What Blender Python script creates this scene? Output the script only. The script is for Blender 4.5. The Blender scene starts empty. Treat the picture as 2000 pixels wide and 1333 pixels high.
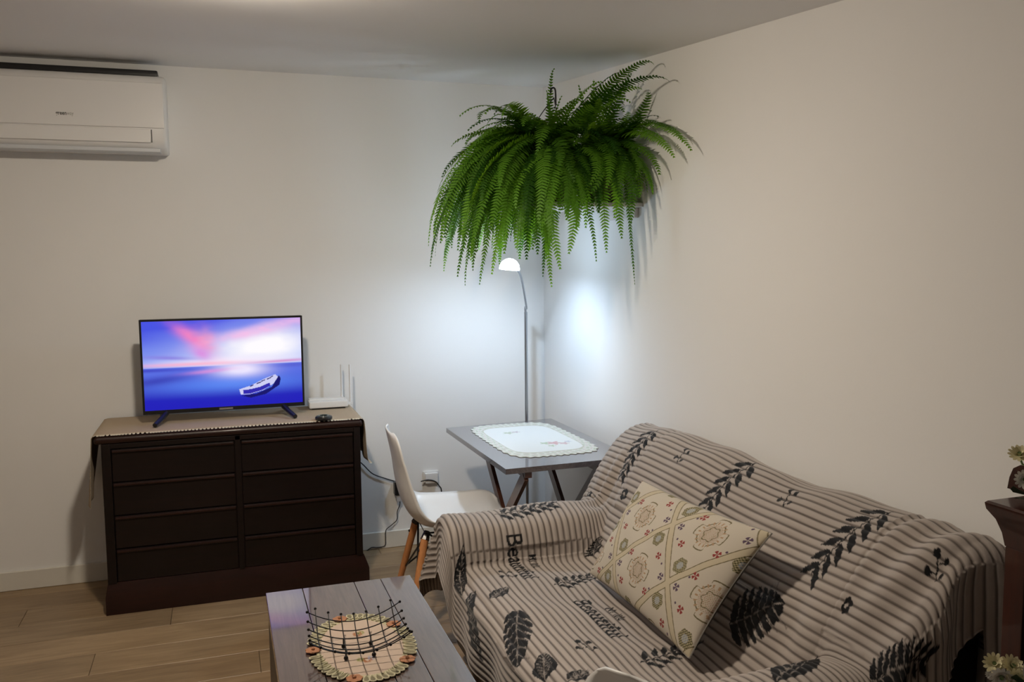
import bpy, bmesh, math, random
import numpy as np
from mathutils import Vector, Matrix
random.seed(7); rng = np.random.default_rng(7)
scene = bpy.context.scene
C = scene.collection

# ------------------------------------------------------------------ camera
FPX, YAW, PITCH, ROLL, H = 1702.5, math.radians(18.64), math.radians(5.27), math.radians(-0.54), 1.5
def cam_axes():
    cy, sy, cp, sp, cr, sr = math.cos(YAW), math.sin(YAW), math.cos(PITCH), math.sin(PITCH), math.cos(ROLL), math.sin(ROLL)
    f = np.array([sy*cp, cy*cp, -sp]); rt = np.array([cy, -sy, 0.0]); up = np.cross(rt, f)
    return cr*rt+sr*up, -sr*rt+cr*up, f
RT, UP, FW = cam_axes()
cam = bpy.data.cameras.new('camera'); cam.sensor_width = 36; cam.sensor_fit = 'HORIZONTAL'; cam.lens = FPX/2000*36
cam.clip_start = .02
camo = bpy.data.objects.new('camera', cam); C.objects.link(camo)
camo.matrix_world = Matrix([[RT[i], UP[i], -FW[i], (0, 0, H)[i]] for i in range(3)]+[[0, 0, 0, 1]])
scene.camera = camo
def ray(x, y): return RT*(x-1000)-UP*(y-666.5)+FW*FPX
def atz(x, y, z): d = ray(x, y); return d*((z-H)/d[2])+np.array([0, 0, H])
def aty(x, y, Y): d = ray(x, y); return d*(Y/d[1])+np.array([0, 0, H])
def atx(x, y, X): d = ray(x, y); return d*(X/d[0])+np.array([0, 0, H])
def proj(P):
    Q = np.asarray(P, float)-np.array([0, 0, H]); z = Q@FW
    return (Q@RT)/z*FPX+1000, -(Q@UP)/z*FPX+666.5, z

# ------------------------------------------------------------------ world and exposure
w = bpy.data.worlds.new('world'); scene.world = w; w.use_nodes = True
w.node_tree.nodes['Background'].inputs[0].default_value = (.5, .45, .4, 1)
w.node_tree.nodes['Background'].inputs[1].default_value = .02
vs = scene.view_settings; vs.view_transform = 'Standard'; vs.look = 'None'; vs.exposure = 0.0; vs.gamma = 1.0; vs.use_curve_mapping = False
CEIL_LIGHT, BULB_LIGHT, SHADE_LIGHT = 605.0, 850.0, 72.0       # strengths of the ceiling lamp, the floor lamp's bulb and its lit opal shade

# ------------------------------------------------------------------ materials
def lin(r, g, b):
    f = lambda c: (c/255)/12.92 if c/255 <= .04045 else (((c/255)+.055)/1.055)**2.4
    return (f(r), f(g), f(b), 1)
def newmat(name):
    m = bpy.data.materials.new(name); m.use_nodes = True
    nt = m.node_tree; return m, nt, nt.nodes['Principled BSDF']
def P(name, col, rough=.5, metal=0.0, spec=.5, coat=0.0, bump=0.0, bscale=200.0, **kw):
    m, nt, b = newmat(name)
    b.inputs['Base Color'].default_value = col; b.inputs['Roughness'].default_value = rough
    b.inputs['Metallic'].default_value = metal; b.inputs['Specular IOR Level'].default_value = spec
    b.inputs['Coat Weight'].default_value = coat; b.inputs['Coat Roughness'].default_value = .08
    if bump:
        tc = nt.nodes.new('ShaderNodeTexCoord'); n = nt.nodes.new('ShaderNodeTexNoise'); n.inputs['Scale'].default_value = bscale
        n.inputs['Detail'].default_value = 3; bp = nt.nodes.new('ShaderNodeBump'); bp.inputs['Strength'].default_value = bump; bp.inputs['Distance'].default_value = .002
        nt.links.new(tc.outputs['Object'], n.inputs['Vector']); nt.links.new(n.outputs[0], bp.inputs['Height']); nt.links.new(bp.outputs[0], b.inputs['Normal'])
    return m
def WOOD(name, c1, c2, axis='x', stretch=14., scale=6., rough=.4, coat=0.0, vary=.25, spec=.5, rvar=0.0, thin=0.0):
    m, nt, b = newmat(name); N = nt.nodes.new; L = nt.links.new
    tc = N('ShaderNodeTexCoord'); oi = N('ShaderNodeObjectInfo'); add = N('ShaderNodeVectorMath'); add.operation = 'ADD'
    sc = N('ShaderNodeVectorMath'); sc.operation = 'SCALE'; sc.inputs[0].default_value = (37, 19, 11); L(oi.outputs['Random'], sc.inputs['Scale'])
    L(tc.outputs['Object'], add.inputs[0]); L(sc.outputs[0], add.inputs[1])
    mp = N('ShaderNodeMapping'); s = [stretch]*3; s['xyz'.index(axis)] = 1.0; mp.inputs['Scale'].default_value = s; L(add.outputs[0], mp.inputs['Vector'])
    n1 = N('ShaderNodeTexNoise'); n1.inputs['Scale'].default_value = scale; n1.inputs['Detail'].default_value = 6; n1.inputs['Roughness'].default_value = .65; n1.inputs['Distortion'].default_value = .8; L(mp.outputs[0], n1.inputs['Vector'])
    n2 = N('ShaderNodeTexNoise'); n2.inputs['Scale'].default_value = 1.6; n2.inputs['Detail'].default_value = 3; L(add.outputs[0], n2.inputs['Vector'])
    mx = N('ShaderNodeMath'); mx.operation = 'MULTIPLY_ADD'; L(n2.outputs[0], mx.inputs[0]); mx.inputs[1].default_value = .45; L(n1.outputs[0], mx.inputs[2])
    cr = N('ShaderNodeValToRGB'); cr.color_ramp.elements[0].position = .42; cr.color_ramp.elements[0].color = c1; cr.color_ramp.elements[1].position = .98; cr.color_ramp.elements[1].color = c2
    L(mx.outputs[0], cr.inputs[0])
    hs = N('ShaderNodeHueSaturation'); L(cr.outputs[0], hs.inputs['Color'])
    mr = N('ShaderNodeMapRange'); mr.inputs['To Min'].default_value = 1-vary; mr.inputs['To Max'].default_value = 1+vary; L(oi.outputs['Random'], mr.inputs['Value']); L(mr.outputs[0], hs.inputs['Value'])
    L(hs.outputs[0], b.inputs['Base Color']); b.inputs['Roughness'].default_value = rough; b.inputs['Coat Weight'].default_value = coat; b.inputs['Coat Roughness'].default_value = .05
    b.inputs['Specular IOR Level'].default_value = spec
    if rvar:
        m2 = N('ShaderNodeMapRange'); m2.inputs['From Min'].default_value = .35; m2.inputs['From Max'].default_value = .65
        m2.inputs['To Min'].default_value = max(.02, rough-rvar); m2.inputs['To Max'].default_value = rough+rvar; L(n2.outputs[0], m2.inputs['Value']); L(m2.outputs[0], b.inputs['Roughness'])
    bp = N('ShaderNodeBump'); bp.inputs['Strength'].default_value = .12; bp.inputs['Distance'].default_value = .001; L(n1.outputs[0], bp.inputs['Height']); L(bp.outputs[0], b.inputs['Normal'])
    return m
def ATTR(name, rough=.85, emit=0.0, sheen=0.0, bump=0.0, bscale=900.):
    m, nt, b = newmat(name); a = nt.nodes.new('ShaderNodeVertexColor'); a.layer_name = 'Col'
    nt.links.new(a.outputs[0], b.inputs['Base Color']); b.inputs['Roughness'].default_value = rough; b.inputs['Specular IOR Level'].default_value = .15
    b.inputs['Sheen Weight'].default_value = sheen
    if emit:
        nt.links.new(a.outputs[0], b.inputs['Emission Color']); b.inputs['Emission Strength'].default_value = emit
        b.inputs['Base Color'].default_value = (0, 0, 0, 1); nt.links.remove(b.inputs['Base Color'].links[0])
    if bump:
        tc = nt.nodes.new('ShaderNodeTexCoord'); n = nt.nodes.new('ShaderNodeTexNoise'); n.inputs['Scale'].default_value = bscale
        bp = nt.nodes.new('ShaderNodeBump'); bp.inputs['Strength'].default_value = bump; bp.inputs['Distance'].default_value = .001
        nt.links.new(tc.outputs['Object'], n.inputs['Vector']); nt.links.new(n.outputs[0], bp.inputs['Height']); nt.links.new(bp.outputs[0], b.inputs['Normal'])
    return m
def EMIT(name, col, s):
    m, nt, b = newmat(name); b.inputs['Base Color'].default_value = (.9, .9, .9, 1)
    b.inputs['Emission Color'].default_value = col; b.inputs['Emission Strength'].default_value = s; return m

M_WALL = P('wall_paint', (.85, .84, .825, 1), .75, spec=.25, bump=.08, bscale=120)
M_CEIL = P('ceiling_paint', (.86, .845, .835, 1), .55, spec=.35)
M_BASE = P('baseboard_paint', (.72, .69, .62, 1), .5)
M_PLANK = WOOD('oak_laminate', lin(114, 91, 65), lin(165, 140, 108), 'x', 9., 3.2, .42, vary=.12)
M_GAP = P('floor_underlay', (.10, .07, .045, 1), .8)
M_WHITE = P('white_plastic', (.80, .79, .78, 1), .32)
M_ACGREY = P('ac_vane_plastic', (.62, .64, .67, 1), .4)
M_BLACKP = P('black_plastic', (.012, .012, .013, 1), .3)
M_DARK = P('dark_print', (.05, .045, .04, 1), .6)
M_GREYPRINT = P('grey_print', (.22, .2, .18, 1), .6)
M_DRES = WOOD('espresso_wood', lin(12, 7, 6), lin(26, 13, 10), 'x', 10., 4., .45, coat=.06, vary=.08, spec=.3)
M_DRESB = WOOD('reddish_espresso_wood', lin(22, 9, 7), lin(44, 18, 12), 'x', 10., 4., .42, coat=.1, vary=.08, spec=.35)
M_LINEN = P('beige_linen', lin(178, 160, 138), .9, spec=.1, bump=.5, bscale=700)
M_LACE = P('cream_lace', lin(206, 196, 176), .9, spec=.1, bump=.5, bscale=500)
M_TABLE = WOOD('dark_lacquered_wood', lin(52, 38, 33), lin(94, 75, 67), 'y', 16., 5., .35, coat=1.0, vary=.06, rvar=.05)
M_TABSIDE = WOOD('black_brown_wood', lin(18, 13, 12), lin(36, 25, 22), 'z', 10., 4., .4, vary=.1)
M_FOLDT = WOOD('folding_table_wood', lin(62, 56, 58), lin(98, 90, 94), 'y', 14., 5., .22, coat=1.0, vary=.05)
for _n in (M_TABLE, M_FOLDT): _n.node_tree.nodes['Principled BSDF'].inputs['Coat IOR'].default_value = 1.75
M_FOLDL = WOOD('folding_leg_wood', lin(44, 24, 18), lin(84, 48, 34), 'z', 10., 5., .35, coat=.3, vary=.08)
M_CHLEG = WOOD('beech_leg_wood', lin(172, 108, 62), lin(214, 150, 96), 'z', 12., 6., .4, vary=.06)
M_WIRE = P('black_wire', (.012, .011, .011, 1), .35, .6)
M_CHROME = P('brushed_steel', (.42, .44, .47, 1), .32, 1.0)
M_LAMPBASE = P('lamp_base_grey', (.25, .26, .28, 1), .4, .8)
M_BULB = EMIT('lit_bulb_glass', (.60, .78, 1.0, 1), BULB_LIGHT)
M_SHADE = EMIT('lit_opal_shade', (.62, .80, 1.0, 1), SHADE_LIGHT)
M_CEILDIFF = EMIT('lit_ceiling_diffuser', (1.0, .87, .70, 1), CEIL_LIGHT)
M_POT = P('dark_red_pot', lin(70, 34, 30), .55)
M_POTW = P('brown_pot', lin(92, 72, 58), .6)
M_SOIL = P('potting_soil', (.02, .014, .01, 1), .95)
M_SHELF = P('white_shelf_board', (.70, .68, .66, 1), .4)
M_SOFA = P('black_sofa_leatherette', (.012, .012, .014, 1), .45)
M_BLANKET = ATTR('ribbed_fleece_print', .95, sheen=.25, bump=.6, bscale=700.)
M_CUSH = ATTR('embroidered_cotton', .9, bump=.7, bscale=1100.)
M_DOILY = ATTR('crochet_doily', .9, bump=.6, bscale=900.)
M_CLOTH = ATTR('glossy_vinyl_doily', .25)
M_SCREEN = ATTR('tv_screen_picture', .2, emit=1.0)
M_CAB = WOOD('mahogany', lin(32, 13, 8), lin(66, 28, 15), 'z', 12., 5., .3, coat=.4, vary=.05)
M_CABP = P('dark_glass_panel', (.012, .011, .012, 1), .15)
M_PETAL = P('white_petal', lin(222, 220, 214), .7)
M_PETALC = P('cream_petal', lin(216, 208, 170), .7)
M_GREEN = P('dark_green_leaf', lin(44, 78, 52), .5)
M_STEM = P('pale_green_stem', lin(120, 146, 96), .6)
def leafmat(name, c1, c2):
    m, nt, b = newmat(name); N = nt.nodes.new; L = nt.links.new
    oi = N('ShaderNodeObjectInfo'); cr = N('ShaderNodeValToRGB'); cr.color_ramp.elements[0].color = c1; cr.color_ramp.elements[1].color = c2; L(oi.outputs['Random'], cr.inputs[0])
    L(cr.outputs[0], b.inputs['Base Color']); b.inputs['Roughness'].default_value = .5; b.inputs['Specular IOR Level'].default_value = .3
    tr = N('ShaderNodeBsdfTranslucent'); vm = N('ShaderNodeVectorMath'); vm.operation = 'MULTIPLY'; vm.inputs[1].default_value = (2.3, 1.9, .9); L(cr.outputs[0], vm.inputs[0]); L(vm.outputs[0], tr.inputs[0]); mx = N('ShaderNodeMixShader'); mx.inputs[0].default_value = .5
    L(b.outputs[0], mx.inputs[1]); L(tr.outputs[0], mx.inputs[2]); L(mx.outputs[0], nt.nodes['Material Output'].inputs[0]); return m
M_FERN = leafmat('fern_green', lin(36, 76, 15), lin(102, 152, 44))

# ------------------------------------------------------------------ mesh helpers
class MB:
    def __init__(s): s.v = []; s.f = []; s.bev = False
    def add(s, V, F):
        o = len(s.v); s.v += [tuple(map(float, p)) for p in V]; s.f += [tuple(i+o for i in f) for f in F]; return s
    def box(s, x0, x1, y0, y1, z0, z1, bev=0.0, seg=2):
        if not bev:
            V = [(x, y, z) for x in (x0, x1) for y in (y0, y1) for z in (z0, z1)]
            return s.add(V, [(0, 1, 3, 2), (4, 6, 7, 5), (0, 4, 5, 1), (2, 3, 7, 6), (0, 2, 6, 4), (1, 5, 7, 3)])
        s.bev = True; bm = bmesh.new(); bmesh.ops.create_cube(bm, size=1)
        for v in bm.verts: v.co = Vector(((x0+x1)/2+v.co.x*(x1-x0), (y0+y1)/2+v.co.y*(y1-y0), (z0+z1)/2+v.co.z*(z1-z0)))
        bmesh.ops.bevel(bm, geom=list(bm.edges), offset=bev, segments=seg, profile=.5, affect='EDGES')
        bm.verts.index_update(); s.add([v.co for v in bm.verts], [[v.index for v in f.verts] for f in bm.faces]); bm.free(); return s
    def tube(s, pts, r, n=8, caps=True):
        pts = np.array(pts, float); k = len(pts); r = np.full(k, r) if np.isscalar(r) else np.array(r, float)
        T = np.gradient(pts, axis=0); T /= np.linalg.norm(T, axis=1)[:, None]+1e-12
        a = np.array([0, 0, 1.]) if abs(T[0][2]) < .9 else np.array([1., 0, 0]); V = []
        u = np.cross(T[0], a); u /= np.linalg.norm(u)
        for i in range(k):
            u = u-T[i]*(u@T[i]); u /= np.linalg.norm(u)+1e-12; w_ = np.cross(T[i], u)
            for j in range(n):
                t = 2*math.pi*j/n; V.append(pts[i]+r[i]*(math.cos(t)*u+math.sin(t)*w_))
        F = [(i*n+j, i*n+(j+1) % n, (i+1)*n+(j+1) % n, (i+1)*n+j) for i in range(k-1) for j in range(n)]
        if caps: F += [tuple(range(n-1, -1, -1)), tuple((k-1)*n+j for j in range(n))]
        return s.add(V, F)
    def lathe(s, prof, c=(0, 0, 0), n=24, axis=None):
        V = []; F = []; k = len(prof)
        R = np.eye(3)
        if axis is not None:
            zc = np.array(axis, float); zc /= np.linalg.norm(zc); a = np.array([1., 0, 0]) if abs(zc[0]) < .9 else np.array([0, 1., 0])
            xc = np.cross(a, zc); xc /= np.linalg.norm(xc); R = np.array([xc, np.cross(zc, xc), zc]).T
        for r, z in prof:
            for j in range(n):
                t = 2*math.pi*j/n; V.append(R@np.array([r*math.cos(t), r*math.sin(t), z])+np.array(c))
        for i in range(k-1):
            for j in range(n): F.append((i*n+j, i*n+(j+1) % n, (i+1)*n+(j+1) % n, (i+1)*n+j))
        F.append(tuple(range(n-1, -1, -1))); F.append(tuple((k-1)*n+j for j in range(n)))
        return s.add(V, F)
    def ball(s, c, r, n=10):
        return s.lathe([(r*math.sin(math.pi*i/n)+1e-5, -r*math.cos(math.pi*i/n)) for i in range(n+1)], c, n+2)
    def bar(s, a, b, w1, w2, up=(0, 0, 1)):
        a = np.array(a, float); b = np.array(b, float); d = b-a; d /= np.linalg.norm(d); u = np.cross(d, np.array(up, float)); u /= np.linalg.norm(u); v = np.cross(u, d)
        V = [p+u*sx*w1/2+v*sy*w2/2 for p in (a, b) for sx, sy in ((-1, -1), (1, -1), (1, 1), (-1, 1))]
        return s.add(V, [(3, 2, 1, 0), (4, 5, 6, 7), (0, 1, 5, 4), (1, 2, 6, 5), (2, 3, 7, 6), (3, 0, 4, 7)])
    def prism(s, poly, y0, y1):          # polygon in xz, extruded along y
        n = len(poly); V = [(x, y0, z) for x, z in poly]+[(x, y1, z) for x, z in poly]
        return s.add(V, [tuple(range(n)), tuple(range(2*n-1, n-1, -1))]+[(i, i+n, (i+1) % n+n, (i+1) % n) for i in range(n)])
ORG = {}
def link(name, me, mat, parent=None, smooth=True, angle=40):
    o = bpy.data.objects.new(name, me); C.objects.link(o)
    if mat is not None:
        if len(me.materials) == 0: me.materials.append(mat)
    if parent is not None: o.parent = parent
    return o
def obj(name, mb, mat, parent=None, smooth=True, angle=40, origin=None):
    """one mesh object; vertices come in world (or the thing's own) coordinates and are stored relative to the parent's base"""
    V = np.array(mb.v, float)
    base = ORG.get(parent.name, np.zeros(3)) if parent is not None else np.zeros(3)
    if origin is None: origin = base if parent is not None else np.array([(V[:, 0].min()+V[:, 0].max())/2, (V[:, 1].min()+V[:, 1].max())/2, V[:, 2].min()])
    origin = np.array(origin, float)
    me = bpy.data.meshes.new(name); me.from_pydata((V-origin).tolist(), [], mb.f)
    bm = bmesh.new(); bm.from_mesh(me); bmesh.ops.recalc_face_normals(bm, faces=bm.faces); bm.to_mesh(me); bm.free()
    if smooth:
        me.shade_smooth(); me.set_sharp_from_angle(angle=math.radians(angle))
    o = link(name, me, mat, parent); o.location = origin-base; ORG[o.name] = origin
    if mb.bev and smooth: wn = o.modifiers.new('flat_faces', 'WEIGHTED_NORMAL'); wn.keep_sharp = True; wn.weight = 100
    return o
def thing(name, label, cat, loc=(0, 0, 0), group=None):
    o = bpy.data.objects.new(name, None); C.objects.link(o); o.empty_display_size = .05; o.location = loc; ORG[o.name] = np.array(loc, float)
    return tag(o, label, cat, group)
def tag(o, label, cat, group=None):
    o['label'] = label; o['category'] = cat
    if group: o['group'] = group
    return o
def struct(o, label=None):
    o['kind'] = 'structure'
    if label: o['label'] = label
    return o
def gridmesh(name, V, nu, nv, mat, parent=None, col=None, wrap=False, smooth=True, origin=None):
    """V: (nu,nv,3) array"""
    base = ORG.get(parent.name, np.zeros(3)) if parent is not None else np.zeros(3)
    P3 = V.reshape(-1, 3)
    if origin is None: origin = base if parent is not None else np.array([P3[:, 0].mean(), P3[:, 1].mean(), P3[:, 2].min()])
    i, j = np.meshgrid(np.arange(nu-1), np.arange(nv-1), indexing='ij'); a = (i*nv+j).ravel()
    F = np.stack([a, a+nv, a+nv+1, a+1], 1)
    me = bpy.data.meshes.new(name); me.vertices.add(len(P3)); me.vertices.foreach_set('co', (P3-origin).astype(np.float32).ravel())
    me.loops.add(F.size); me.loops.foreach_set('vertex_index', F.astype(np.int32).ravel())
    me.polygons.add(len(F)); me.polygons.foreach_set('loop_start', np.arange(0, F.size, 4, dtype=np.int32)); me.update(calc_edges=True)
    if col is not None:
        at = me.attributes.new('Col', 'FLOAT_COLOR', 'POINT'); c4 = np.ones((len(P3), 4), np.float32); c4[:, :3] = col.reshape(-1, 3); at.data.foreach_set('color', c4.ravel())
    if smooth: me.shade_smooth()
    o = link(name, me, mat, parent); o.location = np.array(origin)-base; ORG[o.name] = np.array(origin, float)
    return o
def solid(o, th, off=0.0):
    md = o.modifiers.new('thickness', 'SOLIDIFY'); md.thickness = th; md.offset = off; return o
def textmesh(body, size, bold=0.0):
    """triangles of a line of text in its own plane, baseline at y = 0"""
    cu = bpy.data.curves.new('text', 'FONT'); cu.body = body; cu.size = size; cu.offset = bold; cu.resolution_u = 3
    o = bpy.data.objects.new('text', cu); C.objects.link(o); dg = bpy.context.evaluated_depsgraph_get(); me = o.evaluated_get(dg).to_mesh()
    V = np.array([v.co[:] for v in me.vertices]); me.calc_loop_triangles(); F = [tuple(t.vertices) for t in me.loop_triangles]
    o.evaluated_get(dg).to_mesh_clear(); bpy.data.objects.remove(o); bpy.data.curves.remove(cu)
    return V, F
def bez(p0, p1, p2, p3, n):
    t = np.linspace(0, 1, n)[:, None]; return (1-t)**3*p0+3*t*(1-t)**2*p1+3*t*t*(1-t)*p2+t**3*p3
def smooth_path(pts, n=40):
    pts = np.array(pts, float); d = np.r_[0, np.cumsum(np.linalg.norm(np.diff(pts, axis=0), axis=1))]; t = np.linspace(0, d[-1], n)
    # Catmull-Rom by arc length
    out = []
    for x in t:
        i = min(max(np.searchsorted(d, x)-1, 0), len(pts)-2); f = (x-d[i])/(d[i+1]-d[i]+1e-12)
        p0, p1, p2, p3 = pts[max(i-1, 0)], pts[i], pts[i+1], pts[min(i+2, len(pts)-1)]
        out.append(.5*((2*p1)+(-p0+p2)*f+(2*p0-5*p1+4*p2-p3)*f*f+(-p0+3*p1-3*p2+p3)*f**3))
    return np.array(out)

# ================================================================== THE ROOM
YB, XR, XL, YR = 4.457, 1.69, -3.0, -1.6          # back wall, right wall, left wall, rear wall
def zc(y): return 2.42-.0855*(YB-y)               # the ceiling slopes down towards the camera
f = struct(obj('floor', MB().box(XL, XR, YR, YB, -.06, -.012), M_GAP), 'light oak laminate floor')
PW = .19; y = 3.79+PW*3; row = 0
while y > YR:
    y1 = min(y+PW, YB); off = [0.0, .52, .27, .79, .41][row % 5]; x = XL-off*1.25
    while x < XR:
        a, b_ = max(x, XL), min(x+1.25, XR)
        if b_-a > .02 and y1-max(y, YR) > .02: obj('plank', MB().box(a+.0008, b_-.0008, max(y, YR)+.0008, y1-.0008, -.012, 0, .0012, 1), M_PLANK, f, smooth=False, origin=((a+b_)/2, (y+y1)/2, -.012))
        x += 1.25
    y -= PW; row += 1
struct(obj('wall_back', MB().box(XL-.1, XR+.1, YB, YB+.1, -.06, 2.6), M_WALL, smooth=False))
struct(obj('wall_right', MB().box(XR, XR+.1, YR, YB, -.06, 2.6), M_WALL, smooth=False))
struct(obj('wall_left', MB().box(XL-.1, XL, YR, YB, -.06, 2.6), M_WALL, smooth=False))
struct(obj('wall_rear', MB().box(XL-.1, XR+.1, YR-.1, YR, -.06, 2.6), M_WALL, smooth=False))
cl = MB(); cl.add([(x, y, zc(y)+dz) for dz in (0, .08) for y in (YR-.1, YB+.1) for x in (XL-.1, XR+.1)], [(0, 1, 3, 2), (4, 6, 7, 5), (0, 4, 5, 1), (2, 3, 7, 6), (0, 2, 6, 4), (1, 5, 7, 3)])
struct(obj('ceiling', cl, M_CEIL, smooth=False))
def board(prof_h, x0, x1): return MB().box(x0, x1, YB-.014, YB, 0, prof_h, .003, 1)
struct(obj('baseboard_back', board(.09, XL, XR), M_BASE))
struct(obj('baseboard_right', MB().box(XR-.014, XR, YR, YB-.014, 0, .09, .003, 1), M_BASE))
struct(obj('baseboard_left', MB().box(XL, XL+.014, YR, YB-.014, 0, .09, .003, 1), M_BASE))

# ------------------------------------------------------------------ ceiling light (just above the frame)
lx, ly = 0.05, 2.42; lz = zc(ly)
cln = np.array([0, -.0855, 1.0]); cln /= np.linalg.norm(cln)
t = thing('ceiling_light', 'round warm flush ceiling lamp above the coffee table', 'ceiling light', (lx, ly, lz))
obj('housing', MB().lathe([(.060, -.012), (.066, -.010), (.066, 0.0)], (lx, ly, lz), 40, cln), M_WHITE, t)
obj('diffuser', MB().lathe([(.001, -.044), (.03, -.042), (.05, -.037), (.061, -.028), (.064, -.012)], (lx, ly, lz), 40, cln), M_CEILDIFF, t)

# ================================================================== AIR CONDITIONER
def air_conditioner():
    x0, x1, yf, yb, z0, z1 = -1.04, -.186, 4.262, YB, 2.005, 2.338
    t = thing('air_conditioner', 'white split air conditioner high on the wall', 'air conditioner', ((x0+x1)/2, yb, z0))
    prof = [(yb, z0), (yf+.05, z0), (yf+.012, z0+.022), (yf, z0+.05), (yf, z1-.035), (yf+.014, z1-.008), (yf+.04, z1), (yb, z1)]
    n = len(prof); mb = MB()
    xs = [(x0, .012), (x0+.006, .003), (x0+.02, 0), (x1-.02, 0), (x1-.006, .003), (x1, .012)]
    V = []
    for x, ins in xs:
        cy, cz = (yf+yb)/2+.05, (z0+z1)/2
        for (yy, zz) in prof: V.append((x, yy+(ins if yy < cy else 0), zz+(ins*.6 if zz < cz else -ins*.6)))
    F = [(i*n+j, i*n+(j+1) % n, (i+1)*n+(j+1) % n, (i+1)*n+j) for i in range(len(xs)-1) for j in range(n)]+[tuple(range(n)), tuple((len(xs)-1)*n+j for j in range(n-1, -1, -1))]
    mb.add(V, F); obj('body', mb, M_WHITE, t, angle=50)
    obj('front_panel', MB().box(x0+.012, x1-.008, yf-.008, yf+.01, z0+.098, z1-.036, .005), M_WHITE, t)
    fl = obj('air_flap', MB().box(x0+.07, x1-.068, yf-.005, yf+.012, z0+.034, z0+.094, .004), M_WHITE, t)
    obj('flap_slot', MB().box(x1-.066, x1-.062, yf-.0015, yf+.01, z0+.036, z0+.092), M_BLACKP, t)
    obj('vane', MB().box(x0+.02, x1-.03, yf+.006, yf+.09, z0-.006, z0+.012, .004), M_ACGREY, t)
    obj('intake_and_shade_band', MB().box(x0+.03, x1-.03, yf+.045, yb-.02, z1, z1+.028, .006), M_BLACKP, t)  # black intake, built taller to stand in for the shadow above the unit
    lo = thing_part = None
    V1, F1 = textmesh('green', .024, .0005); V2, F2 = textmesh('way', .024, -.0002)
    mb1 = MB().add([(-.629+p[0]*.78, yf-.0088, 2.146+p[1]) for p in V1], F1); obj('logo', mb1, M_DARK, t, smooth=False)
    xo = -.629+V1[:, 0].max()*.78+.001
    obj('logo', MB().add([(xo+p[0]*.70, yf-.0088, 2.146+p[1]) for p in V2], F2), M_GREYPRINT, t, smooth=False)
air_conditioner()

# ================================================================== DRESSER
DZ, DYF = .78, 3.985
def dresser():
    t = thing('dresser', 'dark brown wooden dresser with eight drawers', 'dresser', (.055, 4.2, 0))
    x0, x1 = -.49, .60
    obj('body', MB().box(x0, x1, DYF+.018, 4.435, .10, .745, .004), M_DRES, t)
    obj('top_board', MB().box(-.518, .613, DYF-.005, 4.440, .742, DZ-.004, .014, 3), M_DRESB, t)
    pl = MB(); b0 = (x0-.012, x1+.026, DYF-.006); b1 = (x0+.0, x1+.004, DYF+.006)
    pr = [(b0, .0), (b0, .075), ((x0-.008, x1+.018, DYF-.002), .10), (b1, .138)]
    V = []
    for (xa, xb, yf), z in pr: V += [(xa, yf, z), (xb, yf, z), (xb, 4.435, z), (xa, 4.435, z)]
    F = [(i*4+j, i*4+(j+1) % 4, (i+1)*4+(j+1) % 4, (i+1)*4+j) for i in range(3) for j in range(4)]+[(3, 2, 1, 0), (12, 13, 14, 15)]
    obj('plinth', pl.add(V, F), M_DRESB, t, angle=20)
    obj('face_frame', MB().box(x0, x0+.036, DYF, DYF+.02, .135, .742, .002).box(x1-.03, x1, DYF, DYF+.02, .135, .742, .002).box(.048, .072, DYF, DYF+.02, .135, .742, .002).box(x0+.036, x1-.03, DYF, DYF+.02, .722, .742, .002), M_DRES, t)
    for (xa, xb) in ((x0+.039, .045), (.075, x1-.033)):
        for k in range(4):
            za = .140+k*.1455; zb = za+.1405
            d = obj('drawer', MB().box(xa, xb, DYF+.006, DYF+.03, za, zb, .003), M_DRES, t)
            obj('drawer_lip', MB().box(xa+.002, xb-.002, DYF-.004, DYF+.012, zb-.013, zb-.002, .003), M_DRESB, d)
dresser()
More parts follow.
